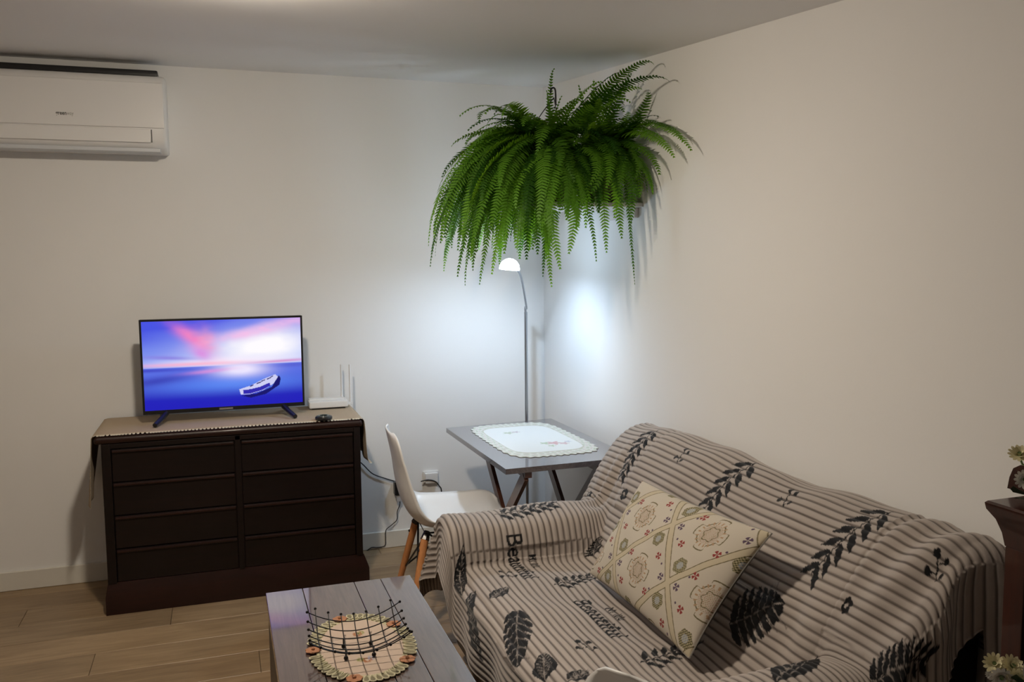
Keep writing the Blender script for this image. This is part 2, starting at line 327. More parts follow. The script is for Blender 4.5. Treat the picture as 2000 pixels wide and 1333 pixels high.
def runner():
    """linen runner with a lace edge, hanging over both ends of the dresser"""
    prof = [(-.535, .47), (-.532, .60), (-.528, .74), (-.524, .772), (-.514, DZ-.001), (-.49, DZ+.001), (-.45, DZ+.001), (-.30, DZ+.001), (.0, DZ+.001), (.40, DZ+.001), (.55, DZ+.001), (.595, DZ+.001), (.610, DZ-.001), (.619, .772), (.624, .73), (.626, .64), (.632, .575), (.648, .566)]
    pp = smooth_path([(x, 0, z) for x, z in prof], 120)
    # keep the flat part flat
    for p in pp:
        if -.49 < p[0] < .595: p[2] = DZ+.001
    ny = 30; V = np.zeros((120, ny, 3))
    for j in range(ny):
        f_ = j/(ny-1); yy = DYF+.012+f_*(4.425-DYF-.012)
        V[:, j, 0] = pp[:, 0]; V[:, j, 2] = pp[:, 2]; V[:, j, 1] = yy
        for i in range(120):
            drop = max(0, DZ-.02-pp[i, 2])
            if pp[i, 0] < -.5: V[i, j, 0] -= drop*(.02+.16*f_)+.008*math.sin(f_*14)*drop*4; V[i, j, 2] += drop*f_*.14
            elif pp[i, 0] > .6: V[i, j, 0] += .006*math.sin(f_*17+1)*drop*5; V[i, j, 2] += drop*f_*.15
    o = gridmesh('table_runner', V, 120, ny, M_LINEN); solid(o, .002, 1)
    tag(o, 'beige linen runner with lace edge lying across the dresser top', 'table runner')
    e = MB(); top = [tuple(V[i, 0]) for i in range(120)]
    for i in range(0, 119):
        a = np.array(top[i]); b = np.array(top[i+1]); L = np.linalg.norm(b-a); n = max(1, int(L/.012))
        for k in range(n):
            p = a+(b-a)*(k+.5)/n; d = (b-a)/max(L, 1e-6)
            flat = -.505 < p[0] < .60
            out = np.array([0, -1, 0]) if not flat else np.array([0, -.9, -.25])
            e.add([p-d*.006+[0, 0, .0015], p+d*.006+[0, 0, .0015], p+d*.005+out*.011+[0, 0, .001], p+out*.015+[0, 0, .001], p-d*.005+out*.011+[0, 0, .001]], [(0, 1, 2, 3, 4)])
    obj('lace_edge', e, M_LACE, o, smooth=False, origin=ORG[o.name])
runner()

# ================================================================== TELEVISION
def sunset(U, V):
    c = lambda r, g, b: np.array(lin(r, g, b)[:3])
    def mix(a, b, t): t = np.clip(t, 0, 1)[..., None]; return a*(1-t)+b*t
    g = lambda u0, v0, su, sv, ang=0: np.exp(-((((U-u0)*math.cos(ang)+(V-v0)*math.sin(ang))/su)**2+((-(U-u0)*math.sin(ang)+(V-v0)*math.cos(ang))/sv)**2))
    hz = .475
    def vn(fx, fy, seed):
        r_ = np.random.default_rng(seed).random((40, 40)); x = U*fx+3; y_ = V*fy+3; i = np.floor(x).astype(int); j = np.floor(y_).astype(int); a, b = x-i, y_-j; a, b = a*a*(3-2*a), b*b*(3-2*b)
        return (r_[i % 40, j % 40]*(1-a)+r_[(i+1) % 40, j % 40]*a)*(1-b)+(r_[i % 40, (j+1) % 40]*(1-a)+r_[(i+1) % 40, (j+1) % 40]*a)*b
    fb = lambda k, sd: .5*vn(4*k, 5*k, sd)+.3*vn(9*k, 11*k, sd+1)+.2*vn(20*k, 24*k, sd+2)
    n1, n2 = fb(1.0, 11), fb(1.4, 23)
    nz = lambda a, b, p: .5+.5*np.sin(U*a+np.sin(V*b+p)*1.7+p)*np.cos(V*b*.7-U*a*.35+p*2)
    sky = mix(np.broadcast_to(c(150, 175, 248), U.shape+(3,)), c(72, 84, 226), (V-hz)*2.1-(U-.2)*.45+.1*nz(9, 13, 1))
    sky = mix(sky, c(255, 252, 255), 1.2*g(.76, .68, .36, .20, .28)*(.75+.5*n1)); sky = mix(sky, c(250, 240, 255), .8*g(.55, .53, .42, .05))
    sky = mix(sky, c(238, 128, 196), 1.0*g(.31, .80, .22, .055, -.95)*np.clip(n1*2.2-.35, 0, 1)); sky = mix(sky, c(246, 150, 190), .9*g(.38, .80, .07, .12, .3)*np.clip(n2*2.2-.4, 0, 1))
    sky = mix(sky, c(226, 130, 220), .75*g(.36, .62, .05, .09, .5)); sky = mix(sky, c(250, 190, 232), .95*g(.76, .88, .36, .06, .38)*np.clip(n2*1.9-.15, 0, 1)); sky = mix(sky, c(110, 130, 235), .7*g(.62, .95, .16, .05, .35))
    sky = mix(sky, c(136, 122, 222), .8*g(.16, .585, .16, .022, -.12)); sky = mix(sky, c(255, 176, 200), .8*g(.28, .505, .35, .022)); sky = mix(sky, c(214, 120, 190), .75*g(.88, .50, .22, .016, .05))
    wat = mix(np.broadcast_to(c(100, 124, 238), U.shape+(3,)), c(36, 34, 186), (hz-V)*2.6+.05)
    wat = mix(wat, c(240, 232, 255), 1.1*g(.60, .42, .17, .10)); wat = mix(wat, c(96, 150, 255), .65*g(.55, .26, .45, .09)); wat = mix(wat, c(226, 150, 222), .8*g(.40, .415, .14, .022, .12)); wat = mix(wat, c(52, 50, 170), .7*g(.08, .33, .22, .05, .2)); wat = mix(wat, c(60, 62, 190), .8*g(.02, .45, .3, .022)); wat = mix(wat, c(80, 80, 196), .6*g(.95, .45, .15, .03))
    img = mix(sky, wat, np.clip((hz-V)*120+.5, 0, 1))
    def inside(poly):
        poly = np.array(poly); r = np.zeros(U.shape, bool); n = len(poly)
        for i in range(n):
            x1, y1 = poly[i]; x2, y2 = poly[(i+1) % n]
            cnd = ((y1 > V) != (y2 > V)) & (U < (x2-x1)*(V-y1)/(y2-y1+1e-12)+x1); r ^= cnd
        return r
    img[inside([(.60, .115), (.66, .085), (.76, .12), (.85, .22), (.86, .30), (.845, .33), (.80, .20), (.70, .13)])] = c(26, 24, 110)
    img[inside([(.588, .19), (.597, .125), (.66, .13), (.74, .165), (.81, .235), (.842, .315), (.825, .345), (.76, .305), (.66, .225)])] = c(206, 206, 244)
    img[inside([(.612, .178), (.615, .132), (.66, .135), (.735, .168), (.79, .215), (.785, .25), (.72, .205), (.66, .185)])] = c(52, 44, 176)
    for (u, v, s) in ((.67, .222, .012), (.715, .25, .015), (.745, .275, .014), (.78, .295, .013), (.80, .315, .010)): img[inside([(u-s, v-.012), (u+s, v+.006), (u+s*.9, v+.018), (u-s*.9, v+.002)])] = c(60, 56, 120)
    return img
def television():
    xc, yp, z0, z1 = .019, 4.195, .826, 1.253; w_ = .354
    t = thing('television', 'flat television showing a boat on calm water at sunset', 'television', (xc, yp, DZ))
    obj('cabinet', MB().box(xc-w_, xc+w_, yp-.006, yp+.03, z0, z1, .004), M_BLACKP, t)
    obj('rear_housing', MB().box(xc-.24, xc+.24, yp+.028, yp+.065, z0+.03, z1-.12, .012), M_BLACKP, t)
    bz = MB().box(xc-w_, xc+w_, yp-.010, yp-.004, z1-.009, z1, .001, 1).box(xc-w_, xc+w_, yp-.010, yp-.004, z0, z0+.017, .001, 1).box(xc-w_, xc-w_+.009, yp-.010, yp-.004, z0+.015, z1-.007, .001, 1).box(xc+w_-.009, xc+w_, yp-.010, yp-.004, z0+.015, z1-.007, .001, 1)
    obj('bezel', bz, M_BLACKP, t)
    nu, nv = 300, 170; u = np.linspace(0, 1, nu); v = np.linspace(0, 1, nv); U, Vv = np.meshgrid(u, v, indexing='ij')
    G = np.zeros((nu, nv, 3)); G[..., 0] = xc-w_+.009+U*(2*w_-.018); G[..., 1] = yp-.0075; G[..., 2] = z0+.017+Vv*(z1-z0-.026)
    gridmesh('screen', G, nu, nv, M_SCREEN, t, sunset(U, Vv), smooth=False)
    obj('brand_strip', MB().box(xc-.03, xc+.03, yp-.0108, yp-.009, z0+.004, z0+.012), M_GREYPRINT, t)
    for s in (-1, 1):
        xa = xc+s*.255
        ft = MB()
        ft.tube([(xa, yp-.0, z0+.004), (xa+s*.022, yp-.06, DZ+.03), (xa+s*.045, yp-.118, DZ+.0145)], [.012, .0115, .0105], 8)
        ft.tube([(xa, yp+.012, z0+.004), (xa+s*.012, yp+.07, DZ+.03), (xa+s*.028, yp+.14, DZ+.0145)], [.012, .0115, .0105], 8)
        obj('foot', ft, M_BLACKP, t)
television()
def router():
    p = atz(640, 800, DZ+.004); xc, yc = .497, 4.345
    t = thing('wifi_router', 'white router with two antennas beside the television', 'router', (xc, yc, DZ+.004))
    z = DZ+.006
    obj('body', MB().box(xc-.094, xc+.094, yc-.058, yc+.058, z+.004, z+.036, .006), M_WHITE, t)
    obj('top_step', MB().box(xc-.088, xc+.085, yc+.0, yc+.054, z+.034, z+.042, .003), M_WHITE, t)
    obj('base', MB().box(xc-.08, xc+.08, yc-.052, yc+.05, z-.001, z+.005), M_BLACKP, t)
    for (xa, ya, h_) in ((xc+.078, yc+.045, .19), (xc+.112, yc-.012, .195)):
        a = MB().lathe([(.0065, 0), (.0065, .03), (.0055, .05), (.0048, h_), (.001, h_+.003)], (xa, ya, z+.012), 10)
        an = obj('antenna', a, M_WHITE, t)
        obj('antenna_hinge', MB().box(min(xa, xc+.08)-.004, max(xa, xc+.08)+.008, ya-.007, ya+.007, z+.008, z+.022, .002), M_WHITE, an)
router()
def puck():
    p = atz(633, 821, DZ+.003); x, y = p[0], p[1]; z = DZ+.004
    t = thing('round_speaker', 'small round black device on the front edge of the dresser', 'gadget', (x, y+.012, z))
    obj('body', MB().lathe([(.032, 0), (.038, .003), (.039, .010), (.036, .016), (.03, .018)], (x, y+.012, z), 28), M_BLACKP, t)
    obj('top_ring', MB().lathe([(.029, .0175), (.028, .0195), (.018, .0195), (.017, .018)], (x, y+.012, z), 28), P('dark_green_gloss', (.01, .03, .022, 1), .2), t)
puck()

# ================================================================== MOULDED CHAIRS (local: x forward, y left, z up)
def make_chair(label):
    t = thing('shell_chair', label, 'chair', (0, 0, 0), 'white shell chairs')
    prof = smooth_path([(.235, 0, .425), (.19, 0, .437), (.08, 0, .424), (-.06, 0, .417), (-.14, 0, .432), (-.195, 0, .49), (-.222, 0, .58), (-.238, 0, .70), (-.262, 0, .815)], 60)
    nv = 60; nu = 31; V = np.zeros((nv, nu, 3))
    T = np.gradient(prof, axis=0); T /= np.linalg.norm(T, axis=1)[:, None]; Nn = np.stack([T[:, 2], 0*T[:, 0], -T[:, 0]], 1)
    for i in range(nv):
        f_ = i/(nv-1)
        wd = .232*(1-max(0, .06-f_)/.06*.16)                    # rounded front corners
        if f_ < .06: wd = .232*(.70+.30*math.sqrt(1-(1-f_/.06)**2))
        if f_ > .45: wd = .232-.045*((f_-.45)/.55)**1.3
        if f_ > .90: wd *= (.55+.45*math.sqrt(max(0, 1-((f_-.90)/.10)**2)))
        for j in range(nu):
            u = -1+2*j/(nu-1); curl = .055*abs(u)**3.2*(1 if f_ < .6 else 1)*(.35+.65*math.sin(math.pi*min(1, f_*1.15)))
            n = -Nn[i] if Nn[i][2] < 0 or (abs(Nn[i][2]) < .3 and Nn[i][0] < 0) else Nn[i]
            n = np.array([max(n[0], 0), 0, max(n[2], 0)]); n /= np.linalg.norm(n)+1e-9
            V[i, j] = prof[i]+np.array([0, u*wd, 0])+n*curl
    sh = gridmesh('seat_shell', V, nv, nu, M_WHITE, t); solid(sh, .006, -1)
    for sx in (-1, 1):
        for sy in (-1, 1):
            top = np.array([-.005+sx*.125, sy*.125, .385]); bot = np.array([-.005+sx*.215, sy*.225, 0.0])
            lg = obj('leg', MB().tube([bot, bot*.55+top*.45, top], [.0105, .0145, .0165], 12), M_CHLEG, t)
            obj('leg_bracket', MB().tube([top+(bot-top)*.02, top+np.array([-sx*.012, -sy*.012, .024])], [.019, .012], 8).ball(top+(bot-top)*.12+np.array([sx*.016, 0, 0]), .006, 6), M_BLACKP, lg)
    wr = lambda a, b: obj('strut', MB().tube([a, b], .0042, 6), M_WIRE, t)
    for s in (-1, 1):
        wr((-.12, s*.12, .405), (.175, s*.175, .17)); wr((.12, s*.12, .405), (-.175, s*.175, .17))
        wr((s*.12, -.12, .405), (s*.172, .172, .17)); wr((s*.12, .12, .405), (s*.172, -.172, .17))
    obj('mount_frame', MB().tube([(.13, .13, .406), (-.13, .13, .406), (-.13, -.13, .406), (.13, -.13, .406), (.13, .13, .406)], .005, 6), M_WIRE, t)
    return t
def dup(root, label):
    r = root.copy(); C.objects.link(r); r['label'] = label
    for ch in list(root.children):
        c = ch.copy(); C.objects.link(c); c.parent = r
        for g in ch.children: d = g.copy(); C.objects.link(d); d.parent = c
    return r
ch1 = make_chair('white shell chair with wooden legs between dresser and folding table')
ch2 = dup(ch1, 'white chair back peeking up at the bottom edge before the sofa')
ch1.location = (.897, 3.49, 0); ch1.rotation_euler = (0, 0, math.radians(-4))
a2 = math.radians(195); top2 = np.array([.66, 1.16]); ch2.rotation_euler = (0, 0, a2)
ch2.location = (top2[0]+.262*math.cos(a2), top2[1]+.262*math.sin(a2), 0)

# ================================================================== FOLDING TABLE in the corner
def folding_table():
    z = .68; t = thing('folding_table', 'dark wooden folding table with crossed legs in the corner', 'table', (1.335, 3.68, 0))
    c = [(1.046, 4.13), (1.052, 3.211), (1.622, 3.225), (1.62, 4.18)]
    mb = MB(); V = [(x, y, zz) for zz in (z-.022, z) for x, y in c]
    mb.add(V, [(3, 2, 1, 0), (4, 5, 6, 7)]+[(i, (i+1) % 4, (i+1) % 4+4, i+4) for i in range(4)]); obj('table_top', mb, M_FOLDT, t, smooth=False)
    for xr in (1.135, 1.45): obj('top_rail', MB().box(xr, xr+.03, 3.22, 3.87, z-.047, z-.022), M_FOLDL, t, smooth=False)
    for k, x in enumerate((1.142, 1.465)):
        for (ya, yb, dx) in ((3.235, 3.90, 0), (3.85, 3.185, .019)):
            xx = x+(dx if k == 0 else -dx)
            obj('leg', MB().bar((xx, ya, z-.04), (xx, yb, 0.006), .045, .017, (1, 0, 0)), M_FOLDL, t, smooth=False)
    obj('stretcher', MB().tube([(1.15, 3.545, .36), (1.465, 3.545, .36)], .009, 8), M_FOLDL, t)
    obj('stretcher', MB().bar((1.15, 3.80, .10), (1.465, 3.80, .10), .03, .014), M_FOLDL, t)
    # oblong doily with printed flowers
    nu, nv = 130, 150; u = np.linspace(-1, 1, nu); v = np.linspace(-1, 1, nv); U, Vv = np.meshgrid(u, v, indexing='ij')
    hx, hy = .215, .375
    # map the square onto a rounded rectangle
    k = np.maximum(np.abs(U), np.abs(Vv))+1e-9; th = np.arctan2(Vv, U); pw = 5.0
    rr = 1/((np.abs(np.cos(th))**pw+np.abs(np.sin(th))**pw)**(1/pw)); sc = 1+.018*np.cos(th*44)*(k > .97)
    X = k*rr*np.cos(th)*hx*sc; Y = k*rr*np.sin(th)*hy*sc
    G = np.zeros((nu, nv, 3)); G[..., 0] = 1.348+X; G[..., 1] = 3.735+Y; G[..., 2] = z+.0016
    base = np.array(lin(226, 228, 226)[:3]); col = np.broadcast_to(base, G.shape).copy()
    edge = (k > .80); pat = np.sin(th*22)*np.sin(k*60)
    col[edge] = np.array(lin(214, 215, 206)[:3]); col[edge & (pat > .3)] = np.array(lin(190, 195, 178)[:3]); col[edge & (pat < -.6)] = np.array(lin(206, 194, 190)[:3]); col[(k > .785) & (k < .80)] = np.array(lin(190, 188, 170)[:3])
    for (cx, cy, s, cc) in ((.06, -.14, .026, (206, 170, 172)), (.02, -.13, .018, (184, 196, 172)), (.10, -.16, .018, (208, 182, 184)), (-.06, .15, .02, (188, 196, 178)), (-.02, .16, .016, (198, 188, 194)), (.03, -.19, .014, (186, 198, 176)), (.13, -.13, .013, (196, 198, 210))):
        d = np.hypot(X-cx, Y-cy)*(1+.35*np.sin(np.arctan2(Y-cy, X-cx)*5)); col[d < s] = np.array(lin(*cc)[:3])
    o = gridmesh('oblong_doily', G, nu, nv, M_CLOTH, None, col); solid(o, .0014, 0)
    tag(o, 'glossy white oblong doily with printed flowers on the folding table', 'doily')
folding_table()

# ================================================================== GOOSENECK FLOOR LAMP
def floor_lamp():
    px, py = 1.505, 4.235
    t = thing('floor_lamp', 'thin steel gooseneck floor lamp lit in the corner', 'lamp', (px, py, 0))
    obj('base', MB().lathe([(.105, 0), (.11, .004), (.11, .014), (.1, .02), (.02, .024), (.012, .04)], (px, py, 0), 36), M_LAMPBASE, t)
    obj('pole', MB().tube([(px, py, .02), (px, py, 1.235)], .0085, 12), M_CHROME, t)
    yb_ = 3.86; c = aty(995, 525, yb_); d = np.array([-.08, .06, -.99]); d /= np.linalg.norm(d)
    n1 = aty(1028, 600, py-.06); n2 = aty(1020, 552, yb_+.15); n3 = aty(1013, 531, yb_+.07)
    obj('gooseneck', MB().tube(smooth_path([(px, py, 1.22), (px-.002, py, 1.26), n1, n2, n3, c+np.array([.018, .035, .030])], 36), .0058, 10), M_CHROME, t)
    R = .047; outer = [(R*math.cos(q), -R*math.sin(q)) for q in np.linspace(math.pi/2-.02, -.12, 14)]
    sh = MB().lathe(outer, c, 32, d); sh.f = sh.f[:-1]; obj('lamp_shade', sh, M_SHADE, t)
    obj('socket', MB().lathe([(.011, -.043), (.012, -.02), (.009, -.014)], c, 14, d), M_WHITE, t)
    obj('bulb', MB().ball(c-d*.013, .020, 14), M_BULB, t)
floor_lamp()

# ================================================================== SOCKET, ADAPTER AND CORDS
def wallpt(x, y, off=.012): return aty(x, y, YB-off)
def electrics():
    p = wallpt(842, 933); t = thing('wall_socket', 'white wall socket with a short black cord, low behind the chair', 'socket', (p[0], YB, p[2]))
    obj('plate', MB().box(p[0]-.042, p[0]+.042, YB-.012, YB, p[2]-.035, p[2]+.035, .004), M_WHITE, t)
    obj('socket_box', MB().box(p[0]-.034, p[0]+.034, YB-.03, YB-.01, p[2]-.028, p[2]+.026, .004), M_WHITE, t)
    a = wallpt(776, 953, .03); t2 = thing('power_adapter', 'small black power adapter with thin cords beside the chair back', 'adapter', (a[0], YB-.03, a[2]-.035))
    obj('body', MB().box(a[0]-.018, a[0]+.024, YB-.055, YB-.012, a[2]-.036, a[2]+.034, .004), M_BLACKP, t2)
    obj('plug_sleeve', MB().box(a[0]-.008, a[0]+.016, YB-.048, YB-.02, a[2]-.072, a[2]-.034, .004), P('grey_plastic', (.45, .45, .47, 1), .5), t2)
    def cord(pts, par, r=.0032, off=.012):
        w_ = [wallpt(*q, off) for q in pts]; obj('power_cord', MB().tube(smooth_path(w_, 60), r, 6), M_BLACKP, par)
    cord([(700, 900), (710, 909), (728, 926), (752, 935), (772, 941)], t2)
    cord([(822, 941), (836, 938), (850, 941), (858, 950), (862, 958), (862, 985)], t, off=.034)
    cord([(780, 968), (781, 985), (776, 1000), (775, 1016), (765, 1026), (754, 1036), (753, 1052), (752, 1066), (738, 1070), (726, 1070), (716, 1077), (704, 1084)], t2, .0024, .018)
electrics()

# ================================================================== SHELF AND FERNS
SZ = 1.735
def shelf():
    t = thing('wall_shelf', 'white shelf board in the corner under the ferns', 'shelf', (1.5, 3.5, SZ-.02))
    obj('board', MB().box(1.20, XR, 3.29, 3.66, SZ-.018, SZ, .002, 1), M_SHELF, t)
    obj('bracket', MB().box(XR-.02, XR, 3.33, 3.62, SZ-.06, SZ-.018, .002, 1), M_SHELF, t)
shelf()
def frond(parent, p0, tip, lift, reach, w_, rs, twist=0.0, pitch=.0126):
    p0 = np.array(p0, float); tip = np.array(tip, float); d = tip-p0; dh = d*np.array([1, 1, 0]); L = np.linalg.norm(dh); o = dh/max(L, 1e-6)
    c1 = p0+np.array([0, 0, lift])+o*L*.25; c2 = tip+np.array([0, 0, max(0, -d[2])*reach+max(0, lift-.02)*.4])-o*L*.06
    lat = np.cross(o, [0, 0, 1.]); c1 = c1+lat*rs.normal()*.035; c2 = c2+lat*rs.normal()*.05*min(1, L/.25)
    n = 60; c = bez(p0, c1, c2, tip, n); seg = np.linalg.norm(np.diff(c, axis=0), axis=1); D = np.r_[0, np.cumsum(seg)]; tot = D[-1]
    mb = MB(); mb.tube(c[::4], np.linspace(.0019, .0007, len(c[::4])), 4, caps=False)
    side0 = np.cross(o, [0, 0, 1.]); m = int(tot/pitch); V = []; F = []
    for k in range(2, m):
        x = k/m; s = x*tot; i = min(np.searchsorted(D, s), n-1); j = max(i-1, 0); f_ = (s-D[j])/(D[i]-D[j]+1e-9); q = c[j]+(c[i]-c[j])*f_
        T = c[i]-c[j]; T /= np.linalg.norm(T)+1e-9; sd = side0-T*(side0@T); sd /= np.linalg.norm(sd)+1e-9; nn = np.cross(sd, T)
        ca, sa = math.cos(twist), math.sin(twist); sd2 = sd*ca+nn*sa; nn2 = np.cross(sd2, T)
        ln = w_*min(1, (x/.12)**.6)*min(1, ((1-x)/.5)**.75+.03)*(.88+.24*rs.random())
        for sg in (-1, 1):
            dr = sd2*sg*.93+T*.34+nn2*(rs.random()-.5)*.25; dr /= np.linalg.norm(dr); b = .0038+.032*ln
            dip = np.array([0, 0, -1.])*ln*.12
            o0 = len(V); V += [q-T*b, q+T*b, q+dr*ln*.55+T*b*1.05+dip*.3, q+dr*ln+T*b*.5+dip, q+dr*ln*.55-T*b*.75+dip*.3]; F += [(o0, o0+1, o0+2, o0+4), (o0+4, o0+2, o0+3)]
    mb.add(V, F); V = np.array(mb.v)
    V[:, 0] = np.minimum(V[:, 0], XR-.004); V[:, 1] = np.minimum(V[:, 1], YB-.004); V[:, 2] = np.minimum(V[:, 2], zc(V[:, 1])-.004); mb.v = V.tolist()
    return obj('frond', mb, M_FERN, parent, smooth=False)
def fern_pot(name, label, x, y, mat, r, h_):
    t = thing(name, label, 'plant', (x, y, SZ))
    obj('pot', MB().lathe([(r*.72, 0), (r*.8, .02), (r*.97, h_-.03), (r*1.04, h_-.03), (r*1.04, h_), (r*.94, h_), (r*.92, h_-.02), (.01, h_-.025)], (x, y, SZ), 28), mat, t)
    obj('soil', MB().lathe([(r*.9, h_-.03), (r*.9, h_-.014), (.01, h_-.008)], (x, y, SZ), 20), M_SOIL, t)
    return t
def ferns():
    rs = np.random.default_rng(3)
    A = (1.34, 3.47); B = (1.545, 3.42); hA, hB = .17, .17
    tA = fern_pot('potted_fern', 'large bushy fern cascading from the shelf towards the lamp', A[0], A[1], M_POT, .10, hA)
    tB = fern_pot('potted_fern', 'fern with arching fronds in the pot next to the right wall', B[0], B[1], M_POTW, .095, hB)
    hk = aty(1080, 181, A[1])
    hang = obj('hanger', MB().tube(smooth_path([(A[0]-.1, A[1], SZ+hA-.01), (A[0]-.06, A[1], 2.06), (hk[0]+.004, hk[1], hk[2]-.02)], 20), .002, 6).tube(smooth_path([(A[0]+.1, A[1], SZ+hA-.01), (A[0]+.05, A[1], 2.06), (hk[0]+.004, hk[1], hk[2]-.02)], 20), .002, 6), M_BLACKP, tA)
    obj('hook', MB().tube(smooth_path([hk+[.012, 0, -.05], hk+[.012, 0, -.01], hk+[.009, 0, .015], hk+[0, 0, .02], hk+[-.009, 0, .012], hk+[-.010, 0, -.002]], 24), .0038, 8), M_BLACKP, hang)
    zA = SZ+hA; zB = SZ+hB
    def base(c, z): a = rs.random()*6.283; r = .06*math.sqrt(rs.random()); return (c[0]+r*math.cos(a), c[1]+r*math.sin(a), z-.012)
    def at(x, y, Yd): p = aty(x, y, Yd); return p if p[0] < 1.65 else atx(x, y, 1.65-.03*rs.random())
    # A: (tip pixel, depth, lift, reach, pinna length)
    T = [((840, 525), 3.45, .26, .75, .042), ((908, 562), 3.35, .25, .8, .046), ((936, 560), 3.40, .22, .8, .046), ((845, 470), 3.6, .28, .7, .046), ((842, 430), 3.40, .28, .6, .046), ((862, 350), 3.5, .26, .5, .046), ((880, 290), 3.5, .22, .3, .044),
         ((893, 545), 3.2, .24, .75, .046), ((960, 540), 3.3, .2, .8, .044), ((920, 500), 3.15, .22, .75, .046), ((985, 500), 3.15, .2, .8, .046), ((1020, 470), 3.2, .18, .8, .044), ((955, 470), 3.7, .22, .7, .046), ((900, 440), 3.75, .24, .65, .046),
         ((1078, 565), 3.18, .14, .9, .036), ((1095, 530), 3.14, .13, .9, .046), ((1070, 480), 3.2, .14, .9, .040), ((1110, 500), 3.12, .12, .9, .052), ((1050, 440), 3.1, .16, .85, .044), ((1125, 450), 3.12, .12, .9, .050), ((1060, 545), 3.3, .13, .9, .03), ((1165, 515), 3.16, .12, .9, .024),
         ((1278, 130), 3.25, .26, 0, .058), ((1310, 162), 3.1, .24, 0, .054), ((1255, 178), 3.2, .20, 0, .050), ((1225, 150), 3.35, .24, 0, .05), ((1180, 165), 3.4, .2, 0, .046), ((1135, 200), 3.3, .18, 0, .04), ((1086, 138), 3.5, .16, 0, .022), ((1066, 178), 3.45, .12, 0, .020), ((1100, 190), 3.4, .12, 0, .02), ((1090, 205), 3.5, .1, 0, .02)]
    for (px, Yd, lf, rc, wd) in T: frond(tA, base(A, zA), at(px[0], px[1], Yd), lf, rc, wd, rs, rs.normal()*.35)
    for k in range(150):                                  # the dense cascade to the left, front and back
        u = rs.random()**.9; x = 848+u*222+rs.normal()*8; top = 290+(1-u)*20; bot = 552-95*u*rs.random()-45*abs(rs.normal())*.5
        y_ = top+(bot-top)*rs.random()**.36; Yd = 3.12+.95*rs.random()
        frond(tA, base(A, zA), at(x, y_, Yd), .15+.13*rs.random()*(1.25-u), .5+.35*rs.random(), .042+.01*rs.random(), rs, rs.normal()*.4)
    for k in range(34):                                   # in front of the pots
        frond(tA, base(A, zA), at(1055+125*rs.random(), 320+140*rs.random(), 3.10+.14*rs.random()), .12+.08*rs.random(), .85, .044, rs, rs.normal()*.3)
    for k in range(20):
        frond(tA, base(A, zA), at(1100+150*rs.random(), 200+90*rs.random(), 3.15+.3*rs.random()), .14+.1*rs.random(), .1, .046, rs, rs.normal()*.4)
    for k in range(22):                                   # the mound on top
        frond(tA, base(A, zA), at(880+200*rs.random(), 225+90*rs.random(), 3.2+.5*rs.random()), .20+.1*rs.random(), .15, .044, rs, rs.normal()*.3)
    T = [((1352, 298), 2.9, .26, .35, .052), ((1335, 280), 2.95, .26, .3, .05), ((1318, 312), 3.0, .22, .45, .044), ((1240, 560), 3.20, .12, .9, .026), ((1185, 498), 3.14, .12, .9, .034), ((1215, 470), 3.12, .13, .9, .046),
         ((1232, 440), 3.10, .12, .9, .044), ((1200, 430), 3.08, .13, .9, .048), ((1275, 380), 3.1, .16, .75, .046), ((1288, 345), 3.1, .18, .6, .046), ((1170, 420), 3.14, .12, .9, .042), ((1250, 390), 3.08, .16, .8, .048), ((1130, 165), 3.4, .06, 0, .034), ((1160, 155), 3.35, .06, 0, .036),
         ((1235, 145), 3.3, .05, 0, .046), ((1262, 180), 3.15, .06, 0, .046), ((1200, 165), 3.4, .06, 0, .04), ((1290, 230), 3.1, .12, .1, .046), ((1325, 262), 3.0, .2, .2, .046), ((1240, 350), 3.05, .16, .8, .05), ((1215, 400), 3.08, .14, .85, .05), ((1300, 280), 3.0, .2, .3, .046)]
    for (px, Yd, lf, rc, wd) in T: frond(tB, base(B, zB), at(px[0], px[1], Yd), lf, rc, wd, rs, rs.normal()*.3)
    for k in range(30):
        frond(tB, base(B, zB), at(1110+165*rs.random(), 190+110*rs.random(), 3.1+.4*rs.random()), .06+.08*rs.random(), .1, .042, rs, rs.normal()*.5)
    for k in range(26):
        frond(tB, base(B, zB), at(1150+130*rs.random(), 300+95*rs.random(), 3.06+.14*rs.random()), .14+.06*rs.random(), .75, .046, rs, rs.normal()*.3)
ferns()

# ================================================================== COFFEE TABLE
CZ = .50
def coffee_table():
    x0, x1, y0, y1 = .104, .551, 1.62, 2.678
    t = thing('coffee_table', 'dark glossy wooden coffee table before the sofa', 'coffee table', ((x0+x1)/2, (y0+y1)/2, 0))
    n = 4; xs = [x0, .214, .372, .455, x1]
    for i in range(n): obj('top_board', MB().box(xs[i]+.0006, xs[i+1]-.0006, y0, y1, CZ-.03, CZ, .0025, 2), M_TABLE, t)
    obj('side_panel', MB().box(x0+.006, x0+.03, y0+.01, y1-.01, 0.0, CZ-.03), M_TABSIDE, t, smooth=False)
    obj('side_panel', MB().box(x1-.03, x1-.006, y0+.01, y1-.01, .0, CZ-.03), M_TABSIDE, t, smooth=False)
    obj('end_panel', MB().box(x0+.03, x1-.03, y1-.034, y1-.012, .0, CZ-.03), M_TABSIDE, t, smooth=False)
    obj('end_panel', MB().box(x0+.03, x1-.03, y0+.012, y0+.034, .0, CZ-.03), M_TABSIDE, t, smooth=False)
coffee_table()
